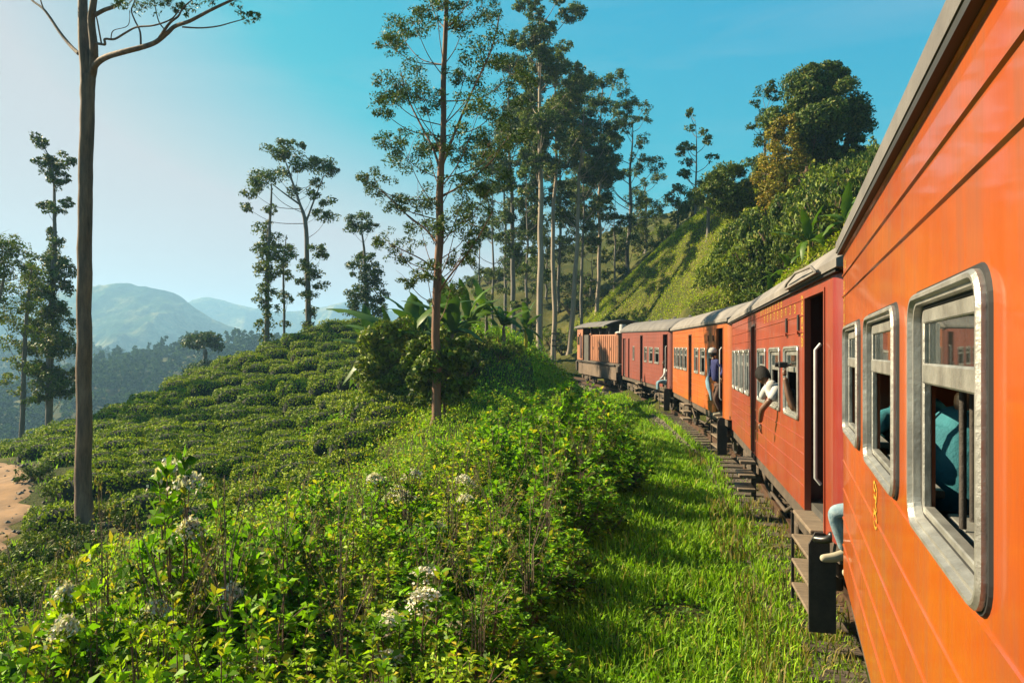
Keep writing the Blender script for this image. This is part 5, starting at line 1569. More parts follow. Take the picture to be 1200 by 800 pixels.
# ------------------------------------------------------------------ shrubs (shared shapes)
def shrub_proto(name, seed, leafm, n, size, w=.75, h=1.5, stems=30, flowers=0, aspect=.20):
    rng = np.random.default_rng(seed); rr_ = random.Random(seed)
    st = MB(); Bs = []; Ds = []; Ls = []; tips = []
    for k in range(stems):
        a = rr_.uniform(0, 2 * PI); q = rr_.random() ** .55
        top = Vector((math.cos(a) * w * q, math.sin(a) * w * q, h * (1 - .5 * q * q) * rr_.uniform(.72, 1.06)))
        p0 = Vector((math.cos(a) * w * q * .35, math.sin(a) * w * q * .35, -.1))
        mid = p0.lerp(top, .5) + Vector((rr_.uniform(-.08, .08), rr_.uniform(-.08, .08), .05))
        st.tube([p0, mid, top], [.014, .010, .004], 4, False)
        tips.append(top)
        m = max(4, n // stems // 9)
        for j in range(m):
            f = 1 - (j / m) * .8
            c = p0.lerp(top, f) + Vector((rr_.gauss(0, 1), rr_.gauss(0, 1), rr_.gauss(0, .5))) * (.10 if j else .02)
            if j: st.tube([p0.lerp(top, max(0, f - .1)), c], [.005, .003], 3, False)
            g = 9; an = rng.uniform(0, 2 * PI) + np.arange(g) * 2.4
            el = rng.uniform(-.1, .9, g) if j else rng.uniform(.2, 1.1, g)
            out = np.array([c.x, c.y, 0]) * .35
            Ds.append(np.stack([np.cos(an) * np.cos(el), np.sin(an) * np.cos(el), np.sin(el)], 1) + out)
            Bs.append(np.tile(np.array(c), (g, 1)) - np.array([0, 0, 1]) * np.linspace(0, .07, g)[:, None])
            Ls.append(size * rng.uniform(.7, 1.25, g))
    L_ = np.concatenate(Ls)
    me = poly_mesh('foliage', blade_leaves(np.concatenate(Bs), np.concatenate(Ds), L_, L_ * aspect, rng), 4, leafm)
    root = empty(name, (0, 0, 0))
    link_mesh('foliage', me, root); st.build('stem', M['bark_brown'], root)
    for k in range(flowers):
        tp = tips[k % len(tips)] + Vector((0, 0, .05))
        C = rng.normal(size=(230, 3)) * np.array([.062, .062, .014]) + np.array(tp)
        C[:, 2] -= ((C[:, 0] - tp.x) ** 2 + (C[:, 1] - tp.y) ** 2) * 3
        me = foliage_mesh('flower_head', C, .032, M['petal'], rng, aspect=.8, up=2)
        link_mesh('flower_head', me, root)['kind'] = 'stuff'
    return root
SH = [shrub_proto('weed_shrub', 101, M['lf_weed'], 2700, .11), shrub_proto('weed_shrub', 102, M['lf_weed'], 2200, .16, h=1.35, w=.85),
      shrub_proto('weed_shrub', 103, M['lf_weed2'], 3200, .085, h=1.4), shrub_proto('weed_shrub', 104, M['lf_weed'], 2900, .12, h=1.6, w=.7)]
SHF = [shrub_proto('flowering_shrub', 111, M['lf_weed'], 2400, .12, flowers=5), shrub_proto('flowering_shrub', 112, M['lf_weed2'], 2700, .10, flowers=6, h=1.4)]
protos_used = {}
def place(proto, p, s, rz, label=None, cat=None, group=None, sz=None):
    if proto.name not in protos_used:
        protos_used[proto.name] = 1; o = proto
    else: o = copy_tree(proto)
    o.location = p; o.scale = (s, s, sz or s); o.rotation_euler = (0, 0, rz)
    tag(o, label, cat, group)
    return o
main = [(225, 6.6, 534, 1.0, 'f'), (150, 6.0, 578, .9, 'f'), (90, 5.6, 655, .85, 0), (22, 5.6, 680, .9, 0), (290, 6.8, 578, .9, 1), (190, 4.9, 655, .8, 2), (300, 5.2, 668, .9, 0), (70, 4.4, 735, .8, 1), (355, 7.4, 598, .9, 3),
        (410, 8.4, 578, 1, 2), (455, 9.6, 545, 1, 'f'), (505, 10.6, 514, 1, 'f'), (552, 12, 494, 1.1, 2), (602, 12.6, 472, 1.1, 0), (652, 13.5, 456, 1.15, 3), (692, 15.5, 450, 1.15, 0), (716, 14.5, 492, .9, 1), (662, 10.8, 520, 1, 3),
        (612, 9.5, 536, 1, 0), (698, 11.5, 548, .85, 3), (562, 8.6, 572, 1, 2), (503, 8.0, 588, 1, 0), (445, 6.9, 622, .95, 2), (600, 7.6, 612, .95, 3), (650, 8.8, 592, .85, 0), (385, 5.9, 660, .95, 'f'), (482, 5.9, 668, .95, 'f'),
        (550, 6.3, 668, .9, 0), (606, 6.4, 706, .7, 1), (522, 5.0, 722, .85, 2), (430, 4.9, 722, .85, 2), (345, 4.6, 728, .85, 2), (245, 4.4, 725, .85, 0), (585, 5.5, 742, .6, 1), (130, 4.0, 745, .8, 2), (0, 4.6, 740, .8, 0), (470, 4.3, 770, .8, 0), (540, 4.5, 785, .6, 2),
        (330, 9, 580, .9, 0), (380, 10.5, 560, .9, 3), (430, 12, 545, .9, 0), (480, 14, 520, .9, 2), (530, 15.5, 500, .9, 0), (580, 17, 478, .9, 3), (630, 18, 462, 1, 0), (675, 19, 452, 1, 3), (705, 20, 455, .9, 0), (250, 9, 590, .7, 1), (640, 15.5, 470, .9, 2), (590, 14.5, 488, .9, 1),
        (724, 17.5, 478, .8, 3), (728, 23, 462, .8, 0), (660, 24, 450, .9, 2), (610, 22, 468, .8, 3), (560, 20, 488, .8, 0), (640, 27, 447, .9, 1), (690, 28, 445, .9, 0), (200, 10, 612, .5, 3), (60, 7.5, 700, .6, 3), (-20, 6.6, 700, .7, 3)]
rr_ = random.Random(5)
ORD = ['first', 'second', 'third', 'fourth', 'fifth', 'sixth', 'seventh', 'eighth', 'ninth', 'tenth', 'eleventh', 'twelfth', 'thirteenth', 'fourteenth', 'fifteenth', 'sixteenth']
rows_ = [4.7, 5.7, 6.95, 8.9, 11.2, 14.0, 17.2, 99]
rown = lambda d: next(k for k, e in enumerate(rows_) if d < e)
ROWS = ['nearest', 'second', 'third', 'fourth', 'fifth', 'sixth', 'seventh', 'farthest']
LOOK = {0: 'leafy mid-green', 1: 'broad-leaved', 2: 'yellow-green', 3: 'tall fine-leaved', 'f': 'white-flowered'}
LAB = {}
for r_ in range(8):
    for k, m_ in enumerate(sorted([m for m in main if rown(m[1]) == r_], key=lambda m: -m[0])):
        LAB[m_[:2]] = '%s shrub, %s from the grass verge in the %s row of the thicket' % (LOOK[m_[4]], ORD[k], ROWS[r_])
for i, (px, d, top, ws, kind) in enumerate(main):
    x = (px - 600) / F * d; zb = h1(x, d); zt = CAM_Z + (HZ - top) / F * d
    hgt = max(.5, zt - zb)
    pr_ = SHF[i % 2] if kind == 'f' else SH[kind]
    hp_ = 1.5
    lab = LAB[(px, d)]
    place(pr_, (x, d, zb - .05), ws * (.95 if hgt < 1.4 else 1.05), rr_.uniform(0, 6), lab, 'shrub', 'flowering shrubs in the thicket' if kind == 'f' else 'weed shrubs in the thicket', sz=hgt / hp_)

# dry stalks standing among the shrubs
def stalk_proto(seed):
    rr2 = random.Random(seed); st = MB(); hd = []
    for k in range(9):
        a = rr2.uniform(0, 6.28); l = rr2.uniform(.1, .45); top = Vector((math.cos(a) * l, math.sin(a) * l, rr2.uniform(1.1, 1.8)))
        st.tube([(math.cos(a) * .06, math.sin(a) * .06, -.1), Vector((0, 0, top.z * .5)) + top * .2, top], [.007, .005, .003], 4, False)
        for j in range(5):
            q = top * (1 - .05 * j) + Vector((rr2.gauss(0, .04), rr2.gauss(0, .04), 0)); st.tube([top * (.95 - .05 * j), q + Vector((0, 0, .04))], [.003, .002], 3, False); hd.append(tuple(q + Vector((0, 0, .05))))
    root = empty('dry_weed'); st.build('stem', M['stepwood'], root)
    C = np.repeat(np.array(hd), 8, 0) + RNG.normal(size=(len(hd) * 8, 3)) * .022
    link_mesh('seed_heads', foliage_mesh('seed_heads', C, .03, M['dry_grass'], RNG, aspect=.5), root)['kind'] = 'stuff'
    return root
SP = [stalk_proto(5), stalk_proto(6)]
for i, (px, d, top) in enumerate(((120, 6.2, 575), (265, 6.0, 560), (330, 7.2, 560), (395, 7.6, 560), (430, 9, 530), (478, 9.5, 515), (530, 9.6, 520), (580, 8.4, 545), (640, 9.6, 515), (505, 6.6, 600), (400, 5.6, 640), (620, 7.2, 590), (210, 5.2, 620), (560, 5.8, 640), (35, 5.9, 650), (680, 12.4, 505))):
    x = (px - 600) / F * d; zb = h1(x, d); hh_ = (CAM_Z + (HZ - top) / F * d - zb) / 1.6
    place(SP[i % 2], (x, d, zb), .9, rr_.uniform(0, 6), 'tuft of thin dry weed stalks standing up among the shrubs', 'weed', 'dry stalks among the shrubs', sz=hh_)

# low weeds between the shrubs
def in_view(x, y, m=1.15):
    return (np.abs(x) < .75 * y * m) & (y > 2.5)
rng = np.random.default_rng(3)
n = 200000
x = rng.uniform(-14, 6, n); y = rng.uniform(2.5, 30, n)
td = track_dist(x, y); sgn = x < np.interp(y, TRKA[:, 1][:len(TRKA) // 1], TRKA[:, 0])
dens = np.array([noise.noise(Vector((a * .5, b_ * .5, 0))) for a, b_ in zip(x[:n], y[:n])])
ok = in_view(x, y) & sgn & (td > 5.0) & (dens > -.25) & (rng.random(n) < .75) & ~((x < -8.5) & (y > 14))
x, y = x[ok], y[ok]
z = hz(x, y) + rng.uniform(0, 1, len(x)) ** 1.6 * .42
tag(link_mesh('undergrowth', foliage_mesh('undergrowth', np.stack([x, y, z], 1), .09, M['lf_weed2'], rng, aspect=.45, up=.9)), 'low mixed weeds covering the bank below the shrubs', kind='stuff')

# ------------------------------------------------------------------ grass
def blades(name, x, y, z, hgt, wid, rng, mat, lean=.5):
    n = len(x)
    a = rng.uniform(0, 2 * PI, n); ln = rng.uniform(.15, 1, n) * lean * hgt
    dx, dy = np.cos(a) * ln, np.sin(a) * ln
    b_ = a + PI / 2 + rng.uniform(-.8, .8, n); sx, sy = np.cos(b_) * wid / 2, np.sin(b_) * wid / 2
    P0 = np.stack([x - sx, y - sy, z], 1); P1_ = np.stack([x + sx, y + sy, z], 1)
    P2_ = np.stack([x + dx * .35 + sx * .8, y + dy * .35 + sy * .8, z + hgt * .62], 1); P3_ = np.stack([x + dx * .35 - sx * .8, y + dy * .35 - sy * .8, z + hgt * .62], 1)
    P4_ = np.stack([x + dx, y + dy, z + hgt * (1 - .25 * (ln / (hgt + 1e-6)))], 1)
    V = np.stack([P0, P1_, P2_, P3_, P4_], 1).reshape(-1, 3)
    idx = np.arange(n)[:, None] * 5
    q = (idx + np.array([0, 1, 2, 3])).ravel(); t_ = (idx + np.array([3, 2, 4])).ravel()
    me = bpy.data.meshes.new(name)
    me.vertices.add(len(V)); me.vertices.foreach_set('co', V.astype(np.float32).ravel())
    li = np.concatenate([q, t_]).astype(np.int32)
    me.loops.add(len(li)); me.loops.foreach_set('vertex_index', li)
    me.polygons.add(2 * n)
    me.polygons.foreach_set('loop_start', np.concatenate([np.arange(n) * 4, 4 * n + np.arange(n) * 3]).astype(np.int32))
    me.polygons.foreach_set('loop_total', np.concatenate([np.full(n, 4), np.full(n, 3)]).astype(np.int32))
    me.update(calc_edges=True); me.materials.append(mat)
    return me
def scatter_verge(n, s0, s1, o0, o1, rng, power=1.0):
    s = s0 + (s1 - s0) * rng.random(n) ** power; o = rng.uniform(o0, o1, n)
    X_ = np.interp(s, acc, TRKA[:, 0]); Y_ = np.interp(s, acc, TRKA[:, 1])
    dx = np.interp(s + .3, acc, TRKA[:, 0]) - np.interp(s - .3, acc, TRKA[:, 0]); dy = np.interp(s + .3, acc, TRKA[:, 1]) - np.interp(s - .3, acc, TRKA[:, 1])
    l = np.sqrt(dx * dx + dy * dy)
    return X_ + dy / l * o, Y_ - dx / l * o, o
s_cam = float(acc[np.argmin(TRKA[:, 0] ** 2 + TRKA[:, 1] ** 2)])
rng = np.random.default_rng(8)
x, y, o = scatter_verge(135000, s_cam + 1.0, s_cam + 42, -7.0, -.95, rng, 1.5)
den = np.array([noise.noise(Vector((a * .8, b_ * .8, 9))) for a, b_ in zip(x, y)])
ok = (rng.random(len(x)) < np.clip((-o - 1.25 + .75 * (y < 12)) / .5, np.where(y < 13, .3, .02), 1)) & (den > -.45) & in_view(x, y)
x, y, den, o = x[ok], y[ok], den[ok], o[ok]
hh = .8 * (.10 + .16 * rng.random(len(x)) + .16 * np.clip(den, 0, 1)) * np.clip((-o - .6), .6, 1.2)
zt_ = np.interp(y, TRKA[:, 1], TRKA[:, 2])
tag(link_mesh('grass', blades('grass', x, y, np.where(o > -1.7, np.maximum(hz(x, y), zt_ - .19), hz(x, y)) - .01, hh, .011 + .0006 * y, rng, M['grass_blade'], .8)), 'bright green grass on the verge beside the track', kind='stuff')
x, y, o = scatter_verge(6500, s_cam + 1.0, s_cam + 26, -2.1, -.80, rng, 1.5)
ss = np.interp(y, TRKA[:, 1], TRKA[:, 2])
den = np.array([noise.noise(Vector((a * 1.1, b_ * 1.1, 5))) for a, b_ in zip(x, y)])
ok = (den > np.where(y < 14, -.3, .28)) & in_view(x, y); x, y, ss = x[ok], y[ok], ss[ok]
tag(link_mesh('grass', blades('grass', x, y, ss - .20, .08 + .2 * rng.random(len(x)), .012 + .0006 * y, rng, M['dry_grass'], .8)), 'dry straw-coloured grass growing over the ends of the sleepers', kind='stuff')
# leafy clover among the grass
x, y, o = scatter_verge(60000, s_cam + 1.0, s_cam + 40, -7.0, -1.6, rng, 1.5)
ok = in_view(x, y); x, y = x[ok], y[ok]
tag(link_mesh('clover', foliage_mesh('clover', np.stack([x, y, hz(x, y) + rng.uniform(.0, .13, len(x))], 1), .05, M['lf_weed'], rng, aspect=.7, up=2)), 'small round leaves growing low through the verge grass', kind='stuff')
# grass beyond: tea field floor and foot of the grove
x = rng.uniform(-24, 9, 90000); y = 9 + 53 * rng.random(90000) ** 1.2
td = track_dist(x, y); pd = np.full(len(x), 9.)
pd = np.sqrt(((x[:, None] - PATHA[None, ::3, 0]) ** 2 + (y[:, None] - PATHA[None, ::3, 1]) ** 2).min(1))
ok = (td > 2.2) & (pd > 1.1) & in_view(x, y) & ((x > -3.5) | (rng.random(len(x)) < .3)); x, y = x[ok], y[ok]
tag(link_mesh('grass', blades('grass', x, y, hz(x, y) - .01, .10 + .22 * rng.random(len(x)), .03, rng, M['grass_blade'], .8)), 'rough grass between the tea bushes and round the grove', kind='stuff')

def bush_proto(name, seed, leafm, n, size, w=1.3, h=1.1, cl=16):
    rng = np.random.default_rng(seed); P_ = []
    for k in range(cl):
        a = rng.uniform(0, 2 * PI); q = rng.uniform(0, 1) ** .6
        c = (math.cos(a) * w * q, math.sin(a) * w * q, h * (1 - .6 * q * q) * rng.uniform(.55, 1.0))
        P_.append(clump_pts(c, .42, n // cl, rng, .8, 6, .3))
    root = empty(name); link_mesh('foliage', foliage_mesh('foliage', np.concatenate(P_), size, leafm, rng, aspect=.45, up=.8), root)
    st = MB()
    for k in range(8):
        a = rng.uniform(0, 2 * PI); st.tube([(0, 0, -.2), (math.cos(a) * w * .4, math.sin(a) * w * .4, h * .4), (math.cos(a) * w * .7, math.sin(a) * w * .7, h * .8)], [.05, .035, .015], 5, False)
    st.build('stem', M['bark_brown'], root)
    return root
BU = [bush_proto('bush', 301, M['lf_euc'], 1900, .15), bush_proto('bush', 302, M['lf_euc_dark'], 2000, .16), bush_proto('bush', 303, M['lf_bright'], 1900, .14)]
# ------------------------------------------------------------------ tea bushes
def tea_proto(seed, n, size):
    rng = np.random.default_rng(seed)
    d = unit(rng.normal(size=(n, 3)) * np.array([1, 1, .9])); d[:, 2] = np.abs(d[:, 2])
    lump = 1 + .13 * np.sin(d[:, :1] * 7 + seed) * np.cos(d[:, 1:2] * 6 + seed)
    sq = np.stack([d[:, 0], d[:, 1], np.clip(d[:, 2], 0, 1) ** .5], 1)
    C = sq * rng.uniform(.93, 1.02, (n, 1)) * lump * np.array([1.22, .66, .72])
    root = empty('tea_bush')
    nn_ = unit(d * np.array([.8, 1.2, 1.3]))
    me = foliage_mesh('foliage', np.hstack([C, nn_]), size, M['lf_tea'], rng, aspect=.55, up=.2)
    link_mesh('foliage', me, root)
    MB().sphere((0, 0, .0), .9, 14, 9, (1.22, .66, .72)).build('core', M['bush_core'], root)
    return root
TEA = [tea_proto(201 + k, 1300, .10) for k in range(4)]
tb = []
rr_ = random.Random(12)
# rows run along the slope, about 1.35 m apart
ra = math.radians(24); ux = Vector((math.cos(ra), math.sin(ra), 0)); uy = Vector((-math.sin(ra), math.cos(ra), 0))
org = Vector((-12, 34, 0))
for i in range(-45, 46):
    for j in range(-45, 46):
        q = org + ux * (j * 1.55 + rr_.uniform(-.3, .3)) + uy * (i * 1.85 + .35 * math.sin(j * .35) + rr_.uniform(-.15, .15))
        x, y = q.x, q.y
        if y < 16.5 or y > 62 or x > 0.5 or abs(x) > .78 * y + 1: continue
        # field outline
        if x > -2.5 - max(0, (40 - y)) * .10 + 0 and y < 52: continue
        if x > -11.0 + (y - 50) * .6 and y > 50: continue
        pd_ = math.sqrt(min((x - c[0]) ** 2 + (y - c[1]) ** 2 for c in PATHA[::3]))
        if pd_ < 2.2: continue
        if x < -17.5 and y < 24: continue
        if (x - b0.x) ** 2 + (y - b0.y) ** 2 < .1: continue
        if y < 19 and x < -8: continue
        if x < -.76 * 40 and y > 44: continue
        if x < -24 and y > 47: continue
        nn = noise.noise(Vector((x * .16, y * .16, 4)))
        if nn < -.42 and y < 32: continue
        if rr_.random() < .04: continue
        tb.append((x, y))
tb.sort(key=lambda q: q[0] ** 2 + q[1] ** 2)
print('tea bushes', len(tb))
for i, (x, y) in enumerate(tb[:298]):
    s = rr_.uniform(.74, 1.08)
    place(TEA[i % 4], (x, y, h1(x, y) - .04), s, ra + rr_.uniform(-.25, .25), 'rounded clipped tea bush in the rows on the hillside', 'tea bush', 'tea bushes in rows', sz=s * rr_.uniform(.85, 1.3))
# the farther rows, past the first 298
fp = [np.array([v.co[:] for v in TEA[k].children[0].data.vertices]).reshape(-1, 4, 3) for k in range(2)]
QQ = []
for i, (x, y) in enumerate(tb[298:]):
    a_ = ra + rr_.uniform(-.2, .2); s = rr_.uniform(.76, .96); c_, s_ = math.cos(a_) * s, math.sin(a_) * s
    q = fp[i % 2].reshape(-1, 3)
    QQ.append(np.stack([q[:, 0] * c_ - q[:, 1] * s_ + x, q[:, 0] * s_ + q[:, 1] * c_ + y, q[:, 2] * s * 1.1 + h1(x, y) - .04], 1))
if QQ: tag(link_mesh('tea_rows', poly_mesh('tea_rows', np.concatenate(QQ), 4, M['lf_tea'])), 'farther rows of tea bushes along the hill crest', kind='stuff')

for i, (px, d, s, lb) in enumerate(((62, 19.5, .42, 'low bush on the bank right of the dirt path'), (80, 17.2, .40, 'low bush tight against the foot of the bare trunk'), (48, 16.5, .42, 'low bush between path and bare trunk'),
        (22, 14.6, .42, 'bush at the near end of the dirt path'), (88, 13.6, .38, 'bush in front of the bare trunk'), (-8, 12.6, .42, 'dark bush at the lower end of the path'), (128, 19.5, .42, 'bush just right of the bare trunk'),
        (145, 17.0, .40, 'bush right of the bare trunk, nearer the railway'), (66, 22.5, .45, 'bush behind the path bank'), (44, 24.5, .5, 'bush on the far bank of the path bend'), (110, 15.5, .36, 'small bush in front of the roots'), (58, 12.0, .40, 'bush below the path, toward the near thicket'), (20, 11.0, .4, 'lowest bush in the shade below the path'))):
    x = (px - 600) / F * d
    place(BU[i % 3], (x, d, h1(x, d) - .06), s, i * 1.3, lb, 'bush', 'bushes by the dirt path', sz=s * 1.2)

# ------------------------------------------------------------------ banana plants
def banana_leaf(seed, L=2.2, w=.30, arch=.8):
    rr_ = random.Random(seed); n = 12; V = []; fs = []
    for i in range(n + 1):
        t_ = i / n
        wd = w * math.sin(PI * min(1, .06 + t_ * .97)) ** .6 * (1 if i % 3 else .82) if t_ > .12 else .025
        x_ = L * t_; z_ = L * (.75 * t_ - arch * t_ * t_)
        d = .35 * wd
        V += [(x_, -wd, z_ - d + rr_.uniform(-.03, .03)), (x_, 0, z_), (x_, wd, z_ - d + rr_.uniform(-.03, .03))]
    for i in range(n):
        a = i * 3; fs += [(a, a + 3, a + 4, a + 1), (a + 1, a + 4, a + 5, a + 2)]
    me = bpy.data.meshes.new('leaf'); me.from_pydata(V, [], fs); me.materials.append(M['lf_banana'])
    me.polygons.foreach_set('use_smooth', [True] * len(fs))
    return me
BL = [banana_leaf(1, 2.3, .30, .75), banana_leaf(2, 2.0, .27, 1.1), banana_leaf(3, 2.4, .30, .45), banana_leaf(4, 1.7, .26, 1.4)]
stem_me = None
def banana(x, y, s, label, seed, n=8, h=1.5):
    global stem_me
    rr_ = random.Random(seed)
    root = empty('banana_plant', (x, y, h1(x, y) - .05)); tag(root, label, 'banana plant', 'banana plants'); root.scale = (s, s, s)
    MB().tube([(0, 0, -.1), (.02, .01, h * .5), (0, 0, h)], [.14, .11, .07], 10).build('stem', M['bark_grey'] if seed % 2 else M['lf_slope'], root)
    for k in range(n):
        o = link_mesh('leaf', BL[(k + seed) % 4], root)
        o.location = (0, 0, h - rr_.uniform(0, .25)); el = rr_.uniform(-.75, .35) if k % 3 else -.95
        o.rotation_euler = (rr_.uniform(-.3, .3), el, 2 * PI * k / n + rr_.uniform(-.4, .4))
        sc = rr_.uniform(.75, 1.1); o.scale = (sc, sc, sc)
BN = [(440, 33, 1.15, 'banana plant at the left end of the clump on the mound'), (458, 32, 1.25, 'banana plant second from the left on the mound'),
      (482, 31, 1.55, 'tallest banana plant, just left of the reddish middle trunk'), (497, 33, 1.2, 'banana plant directly behind the reddish middle trunk'),
      (530, 32, 1.2, 'banana plant directly right of the reddish middle trunk'), (550, 34, 1.0, 'banana plant in the right half of the mound'),
      (590, 35, .8, 'low banana plant right of the dark mound top'), (616, 36, .85, 'banana plant with long pale leaves at the right end of the mound'), (570, 36, .85, 'low banana plant in the middle of the shaded mound')]
for i, (px, d, s, lb) in enumerate(BN):
    banana((px - 600) / F * d, d, s, lb, i + 3, 9, 1.4)
BR = [(905, 33, .9, 'banana plant low on the right slope above the maroon roofs'), (925, 31, 1.0, 'banana plant with upright pale leaves above the red coach roof'), (948, 30, 1.1, 'large banana plant directly above the red coach roof'),
      (972, 32, 1.1, 'banana plant under the low leafy tree on the right slope'), (990, 29, 1.1, 'banana plant beside the end of the near coach roof'), (958, 37, 1.0, 'banana plant high on the right slope under the round tree'),
      (935, 36, .9, 'banana plant halfway up the right slope left of the big one'), (985, 37, 1.0, 'banana plant farthest up the right slope'), (880, 34, .7, 'small banana plant at the left end of the slope thicket'), (915, 35, .9, 'banana plant just uphill of the low one on the right slope'), (962, 34, 1.0, 'banana plant in the thick of the clump over the red coach'),
      (978, 34.5, .9, 'banana plant under the low leafy tree, close to the coach roof line'), (1000, 33, 1.1, 'banana plant at the far right, its top showing over the near roof'), (940, 33.5, .8, 'short banana plant between two larger ones on the slope')]
for i, (px, d, s, lb) in enumerate(BR):
    banana((px - 600) / F * d, d, s * .6, lb, i + 20, 9, 1.3)

# ------------------------------------------------------------------ right slope: ground cover and thicket
rng = np.random.default_rng(31)
n = 230000
x = rng.uniform(6, 30, n); y = rng.uniform(24, 75, n)
side = x - np.interp(y, TRKA[:, 1], TRKA[:, 0])
ok = (side > 2.4) & (x < .62 * y + 3)
x, y, side = x[ok], y[ok], side[ok]
z = hz(x, y)
nn = np.array([noise.noise(Vector((a * .45, b_ * .45, 2))) for a, b_ in zip(x, y)])
z = z + rng.random(len(x)) * (.25 + .4 * np.clip(nn + .2, 0, 1))
tag(link_mesh('ground_cover', foliage_mesh('ground_cover', np.stack([x, y, z], 1), .13, M['lf_slope'], rng, aspect=.45, up=1.6)), 'lime green ground cover over the steep right bank', kind='stuff')
# mound by the line
x = rng.uniform(-9, 4, 26000); y = rng.uniform(27, 52, 26000)
td = track_dist(x, y); ok = (td > 2.6) & (x > -9 + (y - 27) * .08)
x, y = x[ok], y[ok]
tag(link_mesh('ground_cover', foliage_mesh('ground_cover', np.stack([x, y, hz(x, y) + rng.random(len(x)) * .6], 1), .13, M['lf_weed'], rng, aspect=.45, up=.8)), 'low green growth over the mound under the banana plants', kind='stuff')

rr_ = random.Random(77)
blist = []
for k in range(150):
    px = rr_.uniform(800, 1020); py = rr_.uniform(200, 335)
    # only the thicket: below a line from the ridge down to the coach roofs, right of the lime slope
    if px < 850 + rr_.uniform(-8, 12): continue
    d = 46 - (px - 800) * .055 - (py - 215) * .04 + rr_.uniform(-1, 1)
    blist.append((px, d, 1))
for px, py, d in ((808, 240, 62), (780, 245, 74), (770, 262, 72), (862, 262, 48), (858, 290, 44), (872, 330, 33), (720, 345, 58), (705, 362, 55)):
    blist.append((px, d, .9))
for i, (px, d, s) in enumerate(blist):
    x = (px - 600) / F * d
    if x - np.interp(d, TRKA[:, 1], TRKA[:, 0]) < 3.4: continue
    place(BU[i % 3], (x, d, h1(x, d) - .1), s * rr_.uniform(.6, 1.6), rr_.uniform(0, 6), 'leafy bush in the thicket on the right-hand slope', 'bush', 'bushes on the right slope', sz=s * rr_.uniform(.7, 2.3))
# darker bushes round the mound and the foot of the grove
ml = [(440, 33, 1.0), (455, 30, 1.0), (470, 32, 1.1), (485, 29, 1.0), (500, 31, 1.1), (520, 30, .9), (545, 31, .8), (470, 27, .7), (450, 35, 1.1), (430, 36, .9), (530, 34, 1.0), (560, 34, .8), (515, 26, .9), (440, 28, .6),
      (600, 34, .5), (585, 33, .6), (575, 52, .9), (590, 55, 1.1), (560, 56, 1.2), (605, 58, 1.0), (545, 58, 1.1), (610, 66, 1.3), (625, 68, 1.2), (580, 66, 1.3), (660, 68, 1.0), (680, 66, 1.1), (645, 74, 1.3), (670, 78, 1.5), (690, 80, 1.4)]
for i, (px, d, s) in enumerate(ml):
    x = (px - 600) / F * d
    place(BU[(i * 2 + 1) % 3], (x, d, h1(x, d) - .1), s, rr_.uniform(0, 6), 'round bush on the mound or at the foot of the grove', 'bush', 'bushes round the mound and grove', sz=s * rr_.uniform(1.0, 1.4))
# scattered bushes on the brown hill
for i in range(60):
    x = rr_.uniform(-22, 40); y = rr_.uniform(88, 125)
    if abs(x) > .6 * y: continue
    s = rr_.uniform(.6, 1.5)
    place(BU[i % 3], (x, y, h1(x, y) - .1), s, rr_.uniform(0, 6), 'bush dotted over the dry brown hill behind the grove', 'bush', 'bushes on the brown hill')

# ------------------------------------------------------------------ valley trees
def far_tree(seed, n=420, h=9, w=3.2, size=.42, slim=False):
    rng = np.random.default_rng(seed); P_ = []; rr2 = random.Random(seed)
    tr = MB().tube([(0, 0, -.6), (.1, 0, h * .4), (0, .1, h * .9)], [.22, .16, .05], 6)
    for k in range(11 if not slim else 9):
        f = rr2.uniform(.35, 1)
        a = rr2.uniform(0, 6.28); q = w * (math.sin(PI * (.15 + .8 * (1 - f))) if not slim else .35) * rr2.random() ** .5
        c = (math.cos(a) * q, math.sin(a) * q, h * f)
        tr.tube([(0, 0, h * f * .7), c], [.07, .03], 4, False)
        P_.append(clump_pts(c, w * .36 if not slim else w * .25, n // 11, rng, .65, 5, .28))
    return tr, np.concatenate(P_), rng, size
FT = []
for k, (h, w_, slim) in enumerate(((9, 3.4, False), (12, 2.8, False), (7, 3.2, False), (13, 3.0, True))):
    tr, P_, rng_, sz = far_tree(401 + k, 560, h, w_, .5, slim)
    root = empty('valley_tree'); tr.build('trunk', M['bark_brown'], root)
    link_mesh('crown', foliage_mesh('crown', P_, sz, M['lf_far'], rng_, aspect=.55, up=.7), root)
    FT.append((root, P_))
rr_ = random.Random(99)
cnt = 0
for k in range(900):
    y = rr_.uniform(62, 190); x = rr_.uniform(-.80, -.16) * y
    if y < 85 and x > -.5 * y: continue
    if hz(x, y)[0] > -6: continue
    s = rr_.uniform(.55, 1.05)
    place(FT[rr_.choice((0, 1, 2, 2, 3))][0], (x, y, h1(x, y) - .3), s, rr_.uniform(0, 6), 'tree in the valley woods beyond the tea field', 'tree', 'trees in the near valley')
    cnt += 1
    if cnt >= 170: break
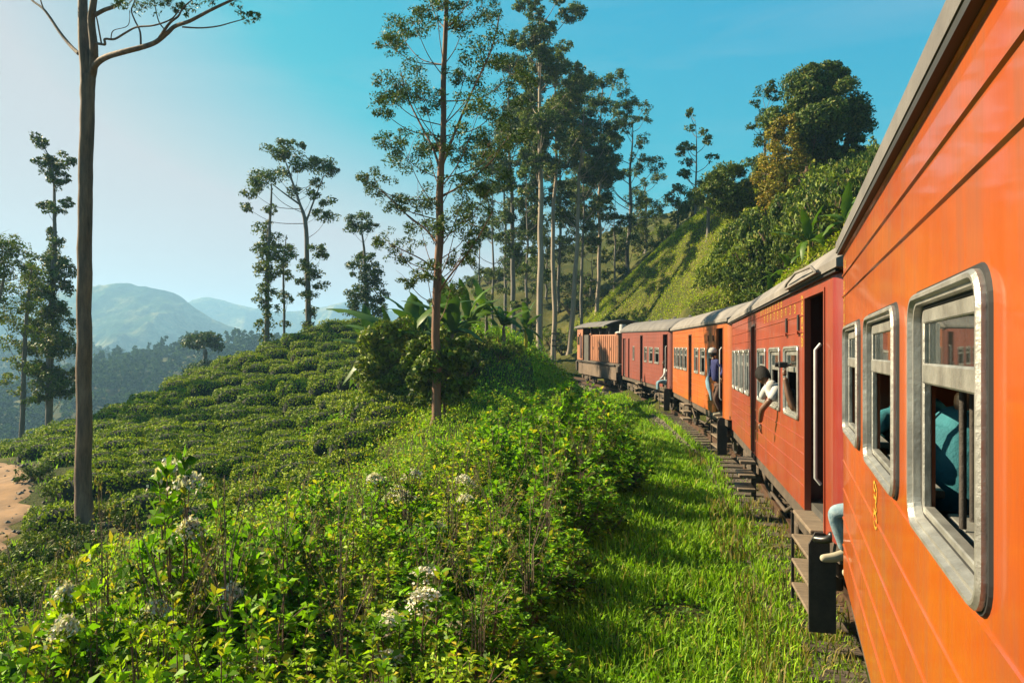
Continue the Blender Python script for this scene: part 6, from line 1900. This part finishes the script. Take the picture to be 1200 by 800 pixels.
# the far wood, one mass
QQ = []
k = 0
while k < 5200:
    y = 180 * (1000 / 180) ** rr_.random(); x = rr_.uniform(-.82, .02) * y
    z = h1(x, y)
    if noise.noise(Vector((x * .012, y * .012, 1))) < -.35: 
        k += 1; continue
    q = FT[rr_.choice((0, 1, 2, 3))][1][::(8 if y < 400 else 20)] * rr_.uniform(.7, 1.25); a_ = rr_.uniform(0, 6); c_, s_ = math.cos(a_), math.sin(a_)
    QQ.append(np.concatenate([np.stack([q[:, 0] * c_ - q[:, 1] * s_ + x, q[:, 0] * s_ + q[:, 1] * c_ + y, q[:, 2] + z - 1, q[:, 3], q[:, 4], q[:, 5]], 1)]))
    k += 1
C = np.concatenate(QQ)
rng = np.random.default_rng(5)
dist = np.linalg.norm(C[:, :2], axis=1, keepdims=True)
T_ = leaf_quads(C[:, :3], 1.2 * np.clip(dist / 260, .9, 2.4), rng, N=C[:, 3:], aspect=.9, up=.8).reshape(-1, 6, 3)
Q_ = np.stack([T_[:, 0], T_[:, 1], T_[:, 2], T_[:, 5]], 1)
tag(link_mesh('forest', poly_mesh('forest', Q_.reshape(-1, 3), 4, M['lf_far'])), 'hazy forest filling the valley floor and ridges', kind='stuff')
print('forest quads', len(Q_))

# ------------------------------------------------------------------ signal post
p_ = W(651, 425, 50); zb = h1(p_.x, p_.y)
sp = empty('signal_post', (p_.x, p_.y, zb)); tag(sp, 'thin dark post with three short crossarms standing beside the track before the grove', 'post')
MB().tube([(0, 0, -.3), (0, 0, 3.6)], .045, 8).build('pole', M['iron'], sp)
for z in (3.45, 2.95, 2.55): MB().box(-.28, .28, -.02, .02, z - .05, z + .05, .01).build('crossarm', M['iron'], sp)
# roots and dead leaves at the foot of the bare tree
rb = MB()
rr_ = random.Random(4)
fb = Vector((-11.3, 18, 0))
for k in range(9):
    a = rr_.uniform(0, 6.28); L_r = rr_.uniform(.6, 1.5)
    P_ = []
    for j in range(5):
        q = fb + Vector((math.cos(a + j * .1), math.sin(a + j * .1), 0)) * L_r * j / 4
        P_.append((q.x, q.y, h1(q.x, q.y) + .12 * (1 - j / 4)))
    rb.tube(P_, [.12, .09, .07, .05, .02], 6)
tag(rb.build('roots', M['bark_brown']), 'twisting roots spreading from the foot of the tall bare trunk', 'roots')
